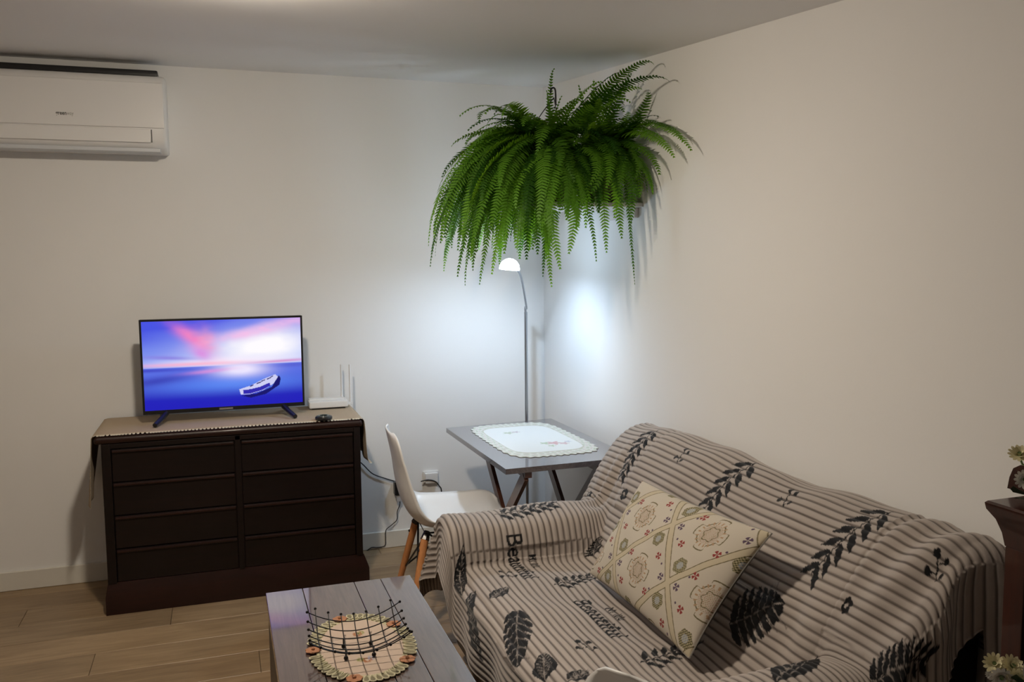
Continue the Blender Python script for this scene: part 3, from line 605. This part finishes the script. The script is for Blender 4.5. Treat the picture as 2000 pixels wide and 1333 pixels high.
def doily():
    cx, cy, hx, hy = .322, 2.205, .130, .205; t = thing('crochet_doily', 'oval cream crochet doily with orange flowers on the coffee table', 'doily', (cx, cy, CZ))
    nr, na = 30, 120; R, A = np.meshgrid(np.linspace(0, 1, nr), np.linspace(0, 2*math.pi, na), indexing='ij')
    G = np.zeros((nr, na, 3)); G[..., 0] = cx+R*np.cos(A)*hx*.90; G[..., 1] = cy+R*np.sin(A)*hy*.91; G[..., 2] = CZ+.0018
    c0 = np.array(lin(184, 165, 150)[:3]); col = np.broadcast_to(c0, G.shape).copy(); col[R > .90] = np.array(lin(178, 172, 140)[:3])
    for (dx, dy, s, cc) in ((0, -.085, .013, (150, 100, 70)), (.012, -.078, .01, (150, 150, 170)), (-.015, -.08, .009, (140, 140, 90)), (0, .075, .013, (160, 110, 80)), (.01, .08, .01, (140, 140, 90))):
        d = np.hypot(G[..., 0]-cx-dx, G[..., 1]-cy-dy); col[(d < s) & (d > s*.45)] = np.array(lin(*cc)[:3])
    o = gridmesh('woven_centre', G, nr, na, M_DOILY, t, col); solid(o, .0016, 0)
    # border of crocheted leaf loops and orange flowers
    mg = P('pale_green_yarn', lin(184, 178, 150), .9); md = P('olive_yarn', lin(112, 106, 84), .9); mo = P('orange_yarn', lin(160, 112, 82), .9)
    for k in range(55):
        a = 2*math.pi*k/55; p = np.array([cx+math.cos(a)*hx*.90, cy+math.sin(a)*hy*.91, CZ+.003]); out = np.array([math.cos(a)*hy, math.sin(a)*hx, 0]); out /= np.linalg.norm(out); sd = np.array([-out[1], out[0], 0])
        if k % 11 == 5:
            fl = MB()
            for j in range(7):
                b = j*2*math.pi/7; q = p+out*.006+np.array([math.cos(b), math.sin(b), 0])*.012; fl.lathe([(.001, -.0012), (.009, -.0006), (.009, .001), (.001, .003)], q+np.array([0, 0, .002]), 8)
            fl.ball(p+out*.006+np.array([0, 0, .005]), .005, 6); obj('flower', fl, mo, t); continue
        if k % 11 in (4, 6): continue
        lp = [p+sd*.0105*math.sin(u)*math.sin(u/2)+out*(-.012+.034*(1-math.cos(u))/2)+np.array([0, 0, .0012]) for u in np.linspace(0, 2*math.pi, 13)]
        obj('loop', MB().tube(lp, .0021, 5, caps=False), mg, t)
        obj('loop_filling', MB().add([q for q in lp[:-1]], [tuple(range(12))]), md, t, smooth=False)
doily()
def wire_basket():
    cx, cy, z0 = .308, 2.165, CZ+.012; hs = .122; n = 7; ps = np.linspace(-.1, .1, n)
    t = thing('wire_basket', 'black curved wire fruit basket standing on the crochet doily', 'basket', (cx, cy, CZ))
    zz = lambda x, y: z0+.013+2.6*(x*x)+2.2*(y*y)
    rot = math.radians(-3); R = lambda x, y: np.array([cx+x*math.cos(rot)-y*math.sin(rot), cy+x*math.sin(rot)+y*math.cos(rot), zz(x, y)])
    for ax in (0, 1):
        for p in ps:
            pts = [R(*((s, p) if ax == 0 else (p, s))) for s in np.linspace(-hs, hs, 25)]
            wv = obj('wire', MB().tube(pts, .0014, 6), M_WIRE, t)
            for e in (pts[0], pts[-1]): obj('ball_tip', MB().ball(e, .0038, 8), M_WIRE, wv)
    for sx in (-1, 1):
        for sy in (-1, 1):
            q = R(sx*.035, sy*.035); obj('foot', MB().ball((q[0], q[1], CZ+.0095), .0058, 8).tube([(q[0], q[1], CZ+.012), q], .002, 6), M_WIRE, t)
wire_basket()

# ================================================================== SOFA
def rounded(mb, *a): return mb.box(*a)
def sofa():
    t = thing('sofa', 'black two seat sofa along the right wall, mostly hidden under a throw', 'sofa', (1.22, 2.26, 0))
    obj('base', MB().box(.80, 1.63, 1.46, 3.07, .06, .30, .02), M_SOFA, t)
    obj('seat_cushion', MB().box(.795, 1.26, 2.26, 2.80, .29, .405, .04, 3), M_SOFA, t)
    obj('seat_cushion', MB().box(.795, 1.26, 1.71, 2.255, .29, .405, .04, 3), M_SOFA, t)
    bk = MB(); prof = [(1.27, .30), (1.63, .30), (1.645, .79), (1.61, .825), (1.56, .825), (1.50, .79), (1.42, .66), (1.33, .49), (1.28, .40)]
    bk.prism(prof, 1.50, 3.06); obj('backrest', bk, M_SOFA, t)
    for (ya, yb) in ((2.865, 3.075), (1.48, 1.655)):
        obj('armrest', MB().box(.795, 1.60, ya, yb, .06, .548, .05, 4), M_SOFA, t)
    for x in (.86, 1.57):
        for y in (1.53, 3.0): obj('leg', MB().lathe([(.022, 0), (.028, .07)], (x, y, 0), 12), M_BLACKP, t)
sofa()

def smax(a, b, k=.05): h_ = np.clip(.5+.5*(a-b)/k, 0, 1); return b*(1-h_)+a*h_+k*h_*(1-h_)
def resample(pts, step):
    p = smooth_path(pts, 600); d = np.r_[0, np.cumsum(np.linalg.norm(np.diff(p, axis=0), axis=1))]; s = np.arange(0, d[-1], step)
    return np.stack([np.interp(s, d, p[:, i]) for i in range(p.shape[1])], 1)
def lens(L, w_, n=12, skew=.42):      # pointed leaf along +x
    u = np.linspace(0, 1, n); a = np.where(u < skew, u/skew*.5, .5+(u-skew)/(1-skew)*.5); y = w_*np.sin(np.pi*a)**.9
    return np.concatenate([np.stack([u*L, y], 1), np.stack([u*L, -y], 1)[::-1][1:-1]])
def rot(p, a): c, s = math.cos(a), math.sin(a); return np.stack([p[:, 0]*c-p[:, 1]*s, p[:, 0]*s+p[:, 1]*c], 1)
DS, DT = .003, .004
def blanket():
    top = resample([(.765, .415), (.80, .437), (.95, .436), (1.13, .420), (1.225, .428), (1.295, .50), (1.375, .645), (1.455, .77), (1.52, .832), (1.585, .856), (1.64, .846), (1.668, .80), (1.677, .70), (1.68, .52)], DS)
    tp = resample([(1.465, .535), (1.50, .572), (1.57, .578), (1.64, .555), (1.672, .49), (1.69, .40), (1.75, .38), (1.95, .38), (2.25, .38), (2.55, .38), (2.78, .38), (2.83, .41), (2.85, .50), (2.885, .562), (2.97, .586), (3.05, .572), (3.088, .535)], DT)
    nS, nT = len(top), len(tp); nf = int(.235/DS); nfar = int(.30/DT); nnear = int(.40/DT)
    sI = np.arange(-nf, nS); tI = np.arange(-nnear, nT+nfar); S, T = np.meshgrid(sI*DS, tI*DT, indexing='ij')
    sc = np.clip(sI, 0, nS-1); tc = np.clip(tI, 0, nT-1); Lt = (nT-1)*DT
    X0 = top[sc, 0][:, None]+0*T; Zs = top[sc, 1][:, None]; Y0 = tp[tc, 0][None, :]+0*S; Za = tp[tc, 1][None, :]
    Z0 = smax(Zs, Za)
    # the back rises and sags a little along its length, the seat dips in the middle
    Z0 = Z0+np.where(Zs > .6, 1, 0)*.008*np.sin(T*5.2+.6)-.012*np.exp(-((S-.25)/.16)**2)*np.exp(-((Y0-2.25)/.45)**2)
    ds = np.maximum(0, -S); dfar = np.maximum(0, T-Lt); dnear = np.maximum(0, -T)
    # the near hem only hangs a short way in front of the ridge, further behind it
    lim = np.where(X0 > 1.57, .36, .20+.02*np.sin(S*21)+.03*np.sin(S*9+1)); dnear_l = np.minimum(dnear, lim)
    d2 = dfar+dnear_l; d = np.hypot(ds, d2)+1e-9; r = .035; q = r*math.pi/2
    corner = 2*ds*d2/d**2; flare = .06+.26*corner*(T > 0)
    out = np.where(d < q, r*np.sin(d/r), r+flare*(d-q)); dr = np.where(d < q, r*(1-np.cos(d/r)), r+(d-q))
    sgn = np.where(T > Lt/2, 1.0, -1.0)
    wav = .016*np.sin(S*30+.5)*np.clip(d2/.1, 0, 1)*(T < 0)+.010*np.sin(T*16)*np.clip(ds/.15, 0, 1)+.014*np.sin(np.arctan2(d2, ds+1e-6)*7)*np.clip(d/.2, 0, 1)*(corner > .05)
    X = X0-(out+wav)*ds/d; Y = Y0+sgn*(out+wav)*d2/d; Z = Z0-dr
    # skirt below the seat tucks back under
    X = X+.02*np.clip((ds-.12)/.15, 0, 1)**1.5*np.clip((2.9-Y0)/.2, 0, 1)
    # wrinkles
    def bump(s0, t0, a, b): return np.exp(-((S-s0)/a)**2-((T-t0)/b)**2)
    Wr = .004*np.sin(S*13+T*5)*np.sin(T*7+1.3)+.003*np.sin(T*23+S*9)*np.sin(S*5)
    tb = lambda yv: float(np.interp(yv, tp[:, 0], np.arange(nT)*DT)); sb = lambda xv: float(np.interp(xv, top[:, 0], np.arange(nS)*DS))
    Wr += .012*np.sin(T*75)*bump(sb(1.36), tb(2.97), .16, .07)+.011*np.sin(T*46+S*18)*bump(sb(1.50), tb(1.55), .22, .14)+.006*np.sin(S*46-T*9)*bump(sb(1.62), tb(2.3), .07, .5)
    Wr += -.010*bump(sb(1.26), tb(1.85), .05, .12)+.016*np.sin(T*34+1)*bump(sb(1.33), tb(1.80), .10, .10)
    Pm = np.stack([X, Y, Z], -1)
    n = np.cross(np.gradient(Pm, axis=1), np.gradient(Pm, axis=0)); n /= np.linalg.norm(n, axis=2)[..., None]+1e-12
    n = np.where((n[..., 2:3] < -.25), -n, n)
    per = .0235; ph = S/per+.05*np.sin(T*3)+.12*np.sin(T*1.1+S*2); rib = np.abs(np.sin(np.pi*ph))
    Pm = Pm+n*(Wr+.0048*(rib**.8-.5))[..., None]
    Pm[..., 0] = np.minimum(Pm[..., 0], XR-.006)
    # ---- the print
    ns, nt = S.shape; M = np.zeros((ns, nt), np.float32); px, py, dep = proj(Pm.reshape(-1, 3)); 
    def find(x, y):
        e = (px-x)**2+(py-y)**2; k = np.where(e < 49)[0]
        if len(k) == 0: k = np.array([np.argmin(e)])
        k = k[dep[k] < dep[k].min()+.06]; k = k[np.argmin(e[k])]; i, j = divmod(int(k), nt); return np.array([(i-nf)*DS, (j-nnear)*DT])
    def paint(poly, val=1.0):
        poly = np.asarray(poly); i0 = max(int((poly[:, 0].min())/DS)+nf-1, 0); i1 = min(int(poly[:, 0].max()/DS)+nf+2, ns); j0 = max(int(poly[:, 1].min()/DT)+nnear-1, 0); j1 = min(int(poly[:, 1].max()/DT)+nnear+2, nt)
        if i1 <= i0 or j1 <= j0: return
        A, B = S[i0:i1, j0:j1], T[i0:i1, j0:j1]; ins = np.zeros(A.shape, bool); m = len(poly)
        for i in range(m):
            x1, y1 = poly[i]; x2, y2 = poly[(i+1) % m]
            ins ^= ((y1 > B) != (y2 > B)) & (A < (x2-x1)*(B-y1)/(y2-y1+1e-12)+x1)
        M[i0:i1, j0:j1][ins] = val
    def frame(b, e):
        b = find(*b); e = find(*e); v = e-b; L = np.linalg.norm(v); v /= L; wv = np.array([-v[1], v[0]])
        return L, (lambda p: b+p[:, :1]*v+p[:, 1:]*wv)
    def frame_len(b, e, L):
        b = find(*b); e = find(*e); v = e-b; v /= np.linalg.norm(v)+1e-9; wv = np.array([-v[1], v[0]]); return (lambda p: b+p[:, :1]*v+p[:, 1:]*wv)
    def line(mp, a, b, w_, val=1.0):
        a = np.array(a, float); b = np.array(b, float); u = (b-a)/np.linalg.norm(b-a); nn = np.array([-u[1], u[0]])*w_/2; paint(mp(np.array([a+nn, b+nn, b-nn, a-nn])), val)
    def sprig(b, e, L=None, sg=1):
        L0, mp = frame(b, e); L = L or L0
        line(mp, (0, 0), (L, .0), .0055)
        for k, x in enumerate(np.linspace(.08, .86, 6)):
            for s in (-1, 1):
                ll = L*(.29-.05*x); ang = s*(.98-.50*x)*sg; o0 = np.array([(x+.02*s)*L, 0]); lf = rot(lens(ll, ll*.165), ang)+o0+rot(np.array([[.006, 0]]), ang)
                paint(mp(lf))
    def lance(b, e, wid, veins=True):
        L, mp = frame(b, e); paint(mp(lens(L, wid)))
        if veins:
            line(mp, (L*.03, 0), (L*.95, 0), .004, .35)
            for x in np.linspace(.12, .85, 9):
                for s in (-1, 1): line(mp, (x*L, 0), (x*L+wid*.55, s*wid*.62*math.sin(math.pi*min(x+.1, 1))), .003, .45)
    def monstera(b, e, wid):
        L, mp = frame(b, e); u = np.linspace(0, 1, 24); hw = wid*np.sin(np.pi*u**.75)**.65
        paint(mp(np.concatenate([np.stack([u*L, hw], 1), np.stack([u*L, -hw], 1)[::-1]])))
        for x in np.linspace(.14, .82, 6):
            for s in (-1, 1):
                a = np.array([x*L+.03*L, s*wid*.42]); c_ = np.array([x*L+.15*L, s*wid*1.08]); dd = (c_-a); nn = np.array([-dd[1], dd[0]])/np.linalg.norm(dd)
                paint(mp(np.array([a, c_+nn*.007*wid/.06, c_-nn*.007*wid/.06])), 0.0); line(mp, (x*L-.01*L, 0), (x*L+.12*L, s*wid*.8), .0035, .45)
        line(mp, (0, 0), (L*.97, 0), .004, .4)
    def berries(x, y, ang=0.0, k=1.0):
        b = find(x, y); mp = lambda p: b+rot(p*k, ang)
        line(mp, (-.03, 0), (.035, .004), .0042)
        for (a, c_, s) in ((.0, .026, .011), (.022, -.02, .010), (.04, .006, .011), (-.018, -.018, .009)):
            line(mp, (a-.008, 0), (a, c_), .0035); paint(mp(np.array([[a+s*math.cos(q_), c_+s*.8*math.sin(q_)] for q_ in np.linspace(0, 6.28, 10)])))
    def blossom(x, y):
        b = find(x, y); mp = lambda p: b+p
        for k in range(6):
            a = k*math.pi/3; paint(mp(np.array([[.015*math.cos(a)+.009*math.cos(q_), .015*math.sin(a)+.009*math.sin(q_)] for q_ in np.linspace(0, 6.28, 10)])))
        paint(mp(np.array([[.007*math.cos(q_), .007*math.sin(q_)] for q_ in np.linspace(0, 6.28, 8)])), 0)
    def words(body, p0, size, up=(1, 0), along=(0, -1)):
        b = find(*p0) if not isinstance(p0, np.ndarray) else p0
        V, F = textmesh(body, size, size*.012); up = np.array(up); along = np.array(along)
        Q = b+V[:, :1]*along+V[:, 1:2]*up
        for tr in F: paint(Q[list(tr)])
        return b
    sprig((1288, 840), (1212, 935)); sprig((1484, 906), (1366, 1012)); sprig((1750, 1001), (1586, 1122)); sprig((966, 1006), (1096, 983), .24); sprig((1080, 1144), (1150, 1127), .2); sprig((1250, 1296), (1322, 1272), .2)
    sprig((1720, 1322), (1800, 1290), .2)
    lance((943, 1294), (928, 1152), .042); lance((958, 1172), (994, 1148), .026); lance((1066, 1333), (1063, 1275), .038); lance((1110, 1331), (1150, 1309), .028); lance((903, 1165), (905, 1060), .03)
    monstera((1012, 1192), (1010, 1306), .048); monstera((1424, 1220), (1534, 1176), .085); lance((1512, 1332), (1597, 1278), .055); monstera((1160, 1085), (1168, 1050), .05); monstera((1700, 1330), (1780, 1295), .06)
    for (x, y, a) in ((1330, 893, .3), (1537, 976, .4), (1832, 1117, .5), (992, 1124, 1.8), (1146, 1263, 1.7)): berries(x, y, a)
    blossom(1218, 966); blossom(1652, 1183); blossom(1150, 965)
    b = words('Beautiful', (1116, 1174), .086); words('My life', b+np.array([.078, -.085]), .040)
    b = words('Beautiful', (988, 1044), .086); words('My life', b+np.array([.078, -.085]), .040)
    # ---- colours: light ribs, darker grooves, black print
    li, gr, bl = (np.array(lin(*c_)[:3]) for c_ in ((172, 162, 155), (96, 87, 82), (15, 15, 18)))
    tone = (1+.10*np.sin(T*2.3+S*4)*np.sin(S*6+T))[..., None]
    kk = np.clip((rib-.22)/.38, 0, 1)[..., None]; col = (gr*(1-kk)+li*kk)*tone; col = col*(1-M[..., None])+bl*M[..., None]
    o = gridmesh('throw_blanket', Pm, ns, nt, M_BLANKET, None, col)
    tag(o, 'grey ribbed throw blanket with black leaf print and lettering over the sofa', 'blanket')
blanket()

# ================================================================== CUSHION
def cushion():
    BL, BR, TL, TR = (np.array(p) for p in ((1.150, 2.615, .452), (1.140, 1.945, .452), (1.325, 2.575, .762), (1.325, 1.855, .797)))
    N_ = 400; a = np.linspace(-1, 1, N_); A, B = np.meshgrid(a, a, indexing='ij')       # A: along the bottom edge from the far corner, B: upwards
    pin = lambda x, o_: x*(1-.055*(1-o_**2))
    A2, B2 = pin(A, B), pin(B, A)
    u, v = ((A2+1)/2)[..., None], ((B2+1)/2)[..., None]
    mid = (BL*(1-u)+BR*u)*(1-v)+(TL*(1-u)+TR*u)*v
    nrm = np.cross(BR-BL, TL-BL); nrm /= np.linalg.norm(nrm)
    if nrm[0] > 0: nrm = -nrm
    th = (np.clip((1-A**2), 0, 1)**.45*np.clip((1-B**2), 0, 1)**.45)
    bowl = .03*(1-A**2)*(1-B**2); L, h_ = .66, .40
    p = np.stack([(A+1)/2*L, (B+1)/2*h_], -1); v1 = np.array([.281*L, .528*h_]); v2 = np.array([-.20*L, .424*h_]); org = np.array([.258*L, .249*h_])
    inv = np.linalg.inv(np.array([v1, v2]).T); mn = (p-org)@inv.T; m, n = mn[..., 0], mn[..., 1]
    c = lambda *x: np.array(lin(*x)[:3]); cream, olive, red, plum, blue, dk = c(196, 187, 173), c(112, 102, 76), c(142, 62, 60), c(92, 76, 94), c(128, 140, 158), c(84, 80, 56)
    col = np.broadcast_to(cream, A.shape+(3,)).copy()
    fm, fn = np.abs(m-np.round(m)), np.abs(n-np.round(n)); lm = np.linalg.norm(v1)*.9; ln = np.linalg.norm(v2)*.9
    dm, dn = fm*lm, fn*ln
    for dd in (dm, dn): col[(dd > .0085) & (dd < .0112)] = olive
    for dd in (dm, dn): col[dd < .0085] = c(192, 180, 156)
    cm, cn = m-np.floor(m)-.5, n-np.floor(n)-.5; loc = cm[..., None]*v1+cn[..., None]*v2; x, y = loc[..., 0], loc[..., 1]
    r = np.hypot(x, y); an = np.arctan2(y, x)
    star = .050*(1+.17*np.tanh(6*np.cos(an*4))); d = r-star; col[np.abs(d) < .0019] = olive
    ins = r < .036; tex = np.sin(x*900)*np.sin(y*820); col[ins & (tex > .35)] = c(150, 130, 96); col[ins & (tex < -.7)] = c(178, 120, 104); ring = (np.abs(r-.024*(1+.12*np.cos(an*6))) < .0014); col[ring] = olive
    mid_t = (r > .037) & (r < .047) & (np.sin(an*18) > .55); col[mid_t] = c(170, 140, 110)
    for s in (-1, 1):
        q = s*.33*(v1+v2); xx, yy = x-q[0], y-q[1]; rr = np.hypot(xx, yy); aa = np.arctan2(yy, xx); med = rr < .0255*(1+.07*np.cos(aa*6)); t1 = np.sin(xx*760)*np.sin(yy*760)
        col[med] = c(170, 160, 130); col[med & (t1 > .0)] = dk; col[med & (rr < .012)] = c(176, 172, 160); col[med & (rr < .012) & (t1 > .2)] = blue
    def cross(mm, nn2, cc):
        q = mm*v1+nn2*v2; xx, yy = x-q[0], y-q[1]; rr = np.hypot(xx, yy); aa = np.arctan2(yy, xx); col[(rr < .0125) & (np.abs(np.sin(aa*2)) > .52)] = cc
    for (mm, nn2) in ((-.13, .40), (.35, .02), (-.34, .04), (.104, -.40)): cross(mm, nn2, red)
    for (mm, nn2) in ((-.37, .36), (.386, -.336)): cross(mm, nn2, plum)
    for (mm, nn2) in ((-.40, .16), (.40, -.14), (-.2, .42), (.2, -.42)):
        q = mm*v1+nn2*v2; col[np.hypot(x-q[0], y-q[1]) < .0038] = plum
    wr = .003*np.sin(A*9+B*4)*np.sin(B*7)
    front = mid+nrm*(.065*th+wr*th)[..., None]; back = mid-nrm*(.050*th)[..., None]
    t = thing('throw_cushion', 'cream embroidered cushion with diamond pattern leaning on the sofa back', 'cushion', ((BL+BR)/2).tolist())
    gridmesh('front_cover', front, N_, N_, M_CUSH, t, col)
    gridmesh('back_cover', back[::5, ::5][::-1].copy(), 80, 80, P('cream_cotton', lin(206, 196, 184), .9), t)
    pts = np.concatenate([mid[:, 0], mid[-1, :], mid[::-1, -1], mid[0, ::-1]])[::6]
    obj('seam', MB().tube(pts, .0022, 5, caps=False), P('grey_seam', lin(150, 146, 140), .9), t)
cushion()

# ================================================================== CABINET AND FLOWERS AT THE RIGHT EDGE
XF = 1.42
def cabinet():
    yb_ = atx(1967, 1100, XF)[1]; y0 = .62; zt = atx(1958, 985, XF-.025)[2]
    t = thing('display_cabinet', 'reddish mahogany cabinet with dark panel at the right edge', 'cabinet', (1.55, (y0+yb_)/2, 0))
    obj('carcass', MB().box(XF+.012, XR-.004, y0, yb_-.004, 0, zt-.03), M_CAB, t, smooth=False)
    for (ya, y1) in ((yb_-.045, yb_), (y0, y0+.045)): obj('stile', MB().box(XF-.008, XF+.012, ya, y1, 0, zt-.085, .003), M_CAB, t)
    obj('rail', MB().box(XF-.008, XF+.012, y0+.045, yb_-.045, zt-.14, zt-.085, .003), M_CAB, t)
    obj('rail', MB().box(XF-.008, XF+.012, y0+.045, yb_-.045, 0, .1, .003), M_CAB, t)
    obj('door_panel', MB().box(XF+.003, XF+.013, y0+.045, yb_-.045, .1, zt-.14), M_CABP, t, smooth=False)
    # cornice: cove profile swept round the front and the far end
    pr = [(0, -.085), (.004, -.06), (.012, -.035), (.024, -.016), (.026, -.004), (.022, 0)]
    V = []; n = len(pr)
    for (d, z) in pr: V += [(XR-.004, yb_+d, zt+z), (XF-.008-d, yb_+d, zt+z), (XF-.008-d, y0-d, zt+z), (XR-.004, y0-d, zt+z)]
    F = [(i*4+j, i*4+(j+1) % 4, (i+1)*4+(j+1) % 4, (i+1)*4+j) for i in range(n-1) for j in range(4)]+[(3, 2, 1, 0), tuple((n-1)*4+j for j in range(4))]
    obj('cornice', MB().add(V, F), M_CAB, t, angle=30)
    p = atx(1980, 903, 1.51); q = atx(1974, 966, 1.51); yE = q[1]
    zb = p[2]; pl = [(yE, zt), (yE-.004, zb-.03), (yE-.012, zb-.01), (yE-.028, zb), (y0+.1, zb+.02), (y0, zt)]
    V = [(x, y, z) for x in (1.50, 1.52) for y, z in pl]; k = len(pl)
    obj('back_gallery', MB().add(V, [tuple(range(k)), tuple(range(2*k-1, k-1, -1))]+[(i, (i+1) % k, (i+1) % k+k, i+k) for i in range(k)]), M_CAB, t, smooth=False)
    return zt
ZCAB = cabinet()
def blossom_mb(c, axis, r, n=13, layers=3, cone=.35):
    mb = MB(); ax = np.array(axis, float); ax /= np.linalg.norm(ax); a = np.array([1., 0, 0]) if abs(ax[0]) < .8 else np.array([0, 1., 0]); u = np.cross(ax, a); u /= np.linalg.norm(u); v = np.cross(ax, u); c = np.array(c, float)
    for l in range(layers):
        f_ = cone+l*.38; rr = r*(1-.18*l)
        for k in range(n):
            t = 2*math.pi*(k+.5*l)/n; d = u*math.cos(t)+v*math.sin(t); e = d*math.cos(f_)+ax*math.sin(f_); s = np.cross(ax, d); w_ = rr*.17
            mb.add([c+e*rr*.08, c+e*rr*.5+s*w_-ax*rr*.03, c+e*rr*.88+s*w_*.75, c+e*rr, c+e*rr*.88-s*w_*.75, c+e*rr*.5-s*w_-ax*rr*.03], [(0, 1, 5), (1, 2, 4, 5), (2, 3, 4)])
    return mb
def leaf_mb(b, tip, w_):
    b = np.array(b); tip = np.array(tip); d = tip-b; s = np.cross(d, [0, 0, 1.]); s /= np.linalg.norm(s)+1e-9; up = np.array([0, 0, 1.])
    return MB().add([b, b+d*.35+s*w_-up*w_*.25, b+d*.7+s*w_*.8-up*w_*.2, tip, b+d*.7-s*w_*.8-up*w_*.2, b+d*.35-s*w_-up*w_*.25, b+d*.4, b+d*.72], [(0, 1, 6), (0, 6, 5), (1, 2, 7, 6), (6, 7, 4, 5), (2, 3, 7), (7, 3, 4)])
def bouquet(name, label, vx, vy, vz, vh, vr, heads, leaves):
    t = thing(name, label, 'flowers', (vx, vy, vz))
    obj('vase', MB().lathe([(vr*.7, 0), (vr, vh*.3), (vr*.9, vh*.6), (vr*.55, vh*.9), (vr*.65, vh), (vr*.55, vh), (vr*.45, vh*.9), (.004, vh*.85)], (vx, vy, vz), 20), P('white_glazed_vase', (.7, .7, .68, 1), .25), t)
    m = np.array([vx, vy, vz+vh*.92])
    for (c, r, mat, ax) in heads:
        c = np.array(c); st = obj('stem', MB().tube(bez(m, m+[0, 0, .08], c-np.array(ax)*.06-[0, 0, .02], c-np.array(ax)*.004, 10), .0022, 5), M_STEM, t)
        fl = obj('flower_head', blossom_mb(c, ax, r), mat, t, smooth=False)
        obj('flower_centre', MB().ball(c+np.array(ax)/np.linalg.norm(ax)*r*.2, r*.2, 6), M_STEM, fl)
    for (b, tip, w_) in leaves: obj('leaf', leaf_mb(b, tip, w_), M_GREEN, t, smooth=False)
def flowers():
    A = lambda x, y, Y: aty(x, y, Y)
    q = np.array([1.545, 1.19])
    bouquet('flower_bouquet', 'white and cream flowers on top of the mahogany cabinet', 1.462, 1.06, ZCAB+.001, .05, .03,
            [(A(1991, 890, 1.24), .022, M_PETALC, (-.5, -.4, .75)), (A(2000, 937, 1.22), .020, M_PETAL, (-.6, -.7, .2)), (A(2030, 900, 1.2), .024, M_PETAL, (-.2, -.6, .7)), (A(2050, 940, 1.18), .022, M_PETALC, (0, -.8, .5))],
            [(A(2004, 968, 1.23), A(1979, 950, 1.22), .016), (A(2010, 975, 1.22), A(1984, 972, 1.20), .014), (A(2030, 960, 1.2), A(2010, 985, 1.18), .016)])
    bouquet('flower_bouquet', 'cream flowers in a tall floor vase before the cabinet', 1.30, .93, 0, .56, .075,
            [(A(1943, 1298, 1.03), .019, M_PETALC, (-.6, -.4, .5)), (A(1976, 1304, 1.01), .021, M_PETALC, (-.1, -.6, .75)), (A(1956, 1322, 1.0), .020, M_PETAL, (-.6, -.6, -.1)), (A(1980, 1331, .99), .022, M_PETALC, (-.1, -.8, .3)), (A(2005, 1320, .98), .022, M_PETAL, (.2, -.8, .4)), (A(1934, 1318, 1.03), .008, M_PETAL, (-.7, -.5, .2))],
            [(A(1962, 1330, 1.0), A(1938, 1318, 1.02), .014), (A(1972, 1318, 1.01), A(1955, 1303, 1.02), .012), (A(2000, 1340, .98), A(1985, 1318, .97), .014), (A(1960, 1345, 1.0), A(1950, 1330, 1.0), .014)])
flowers()
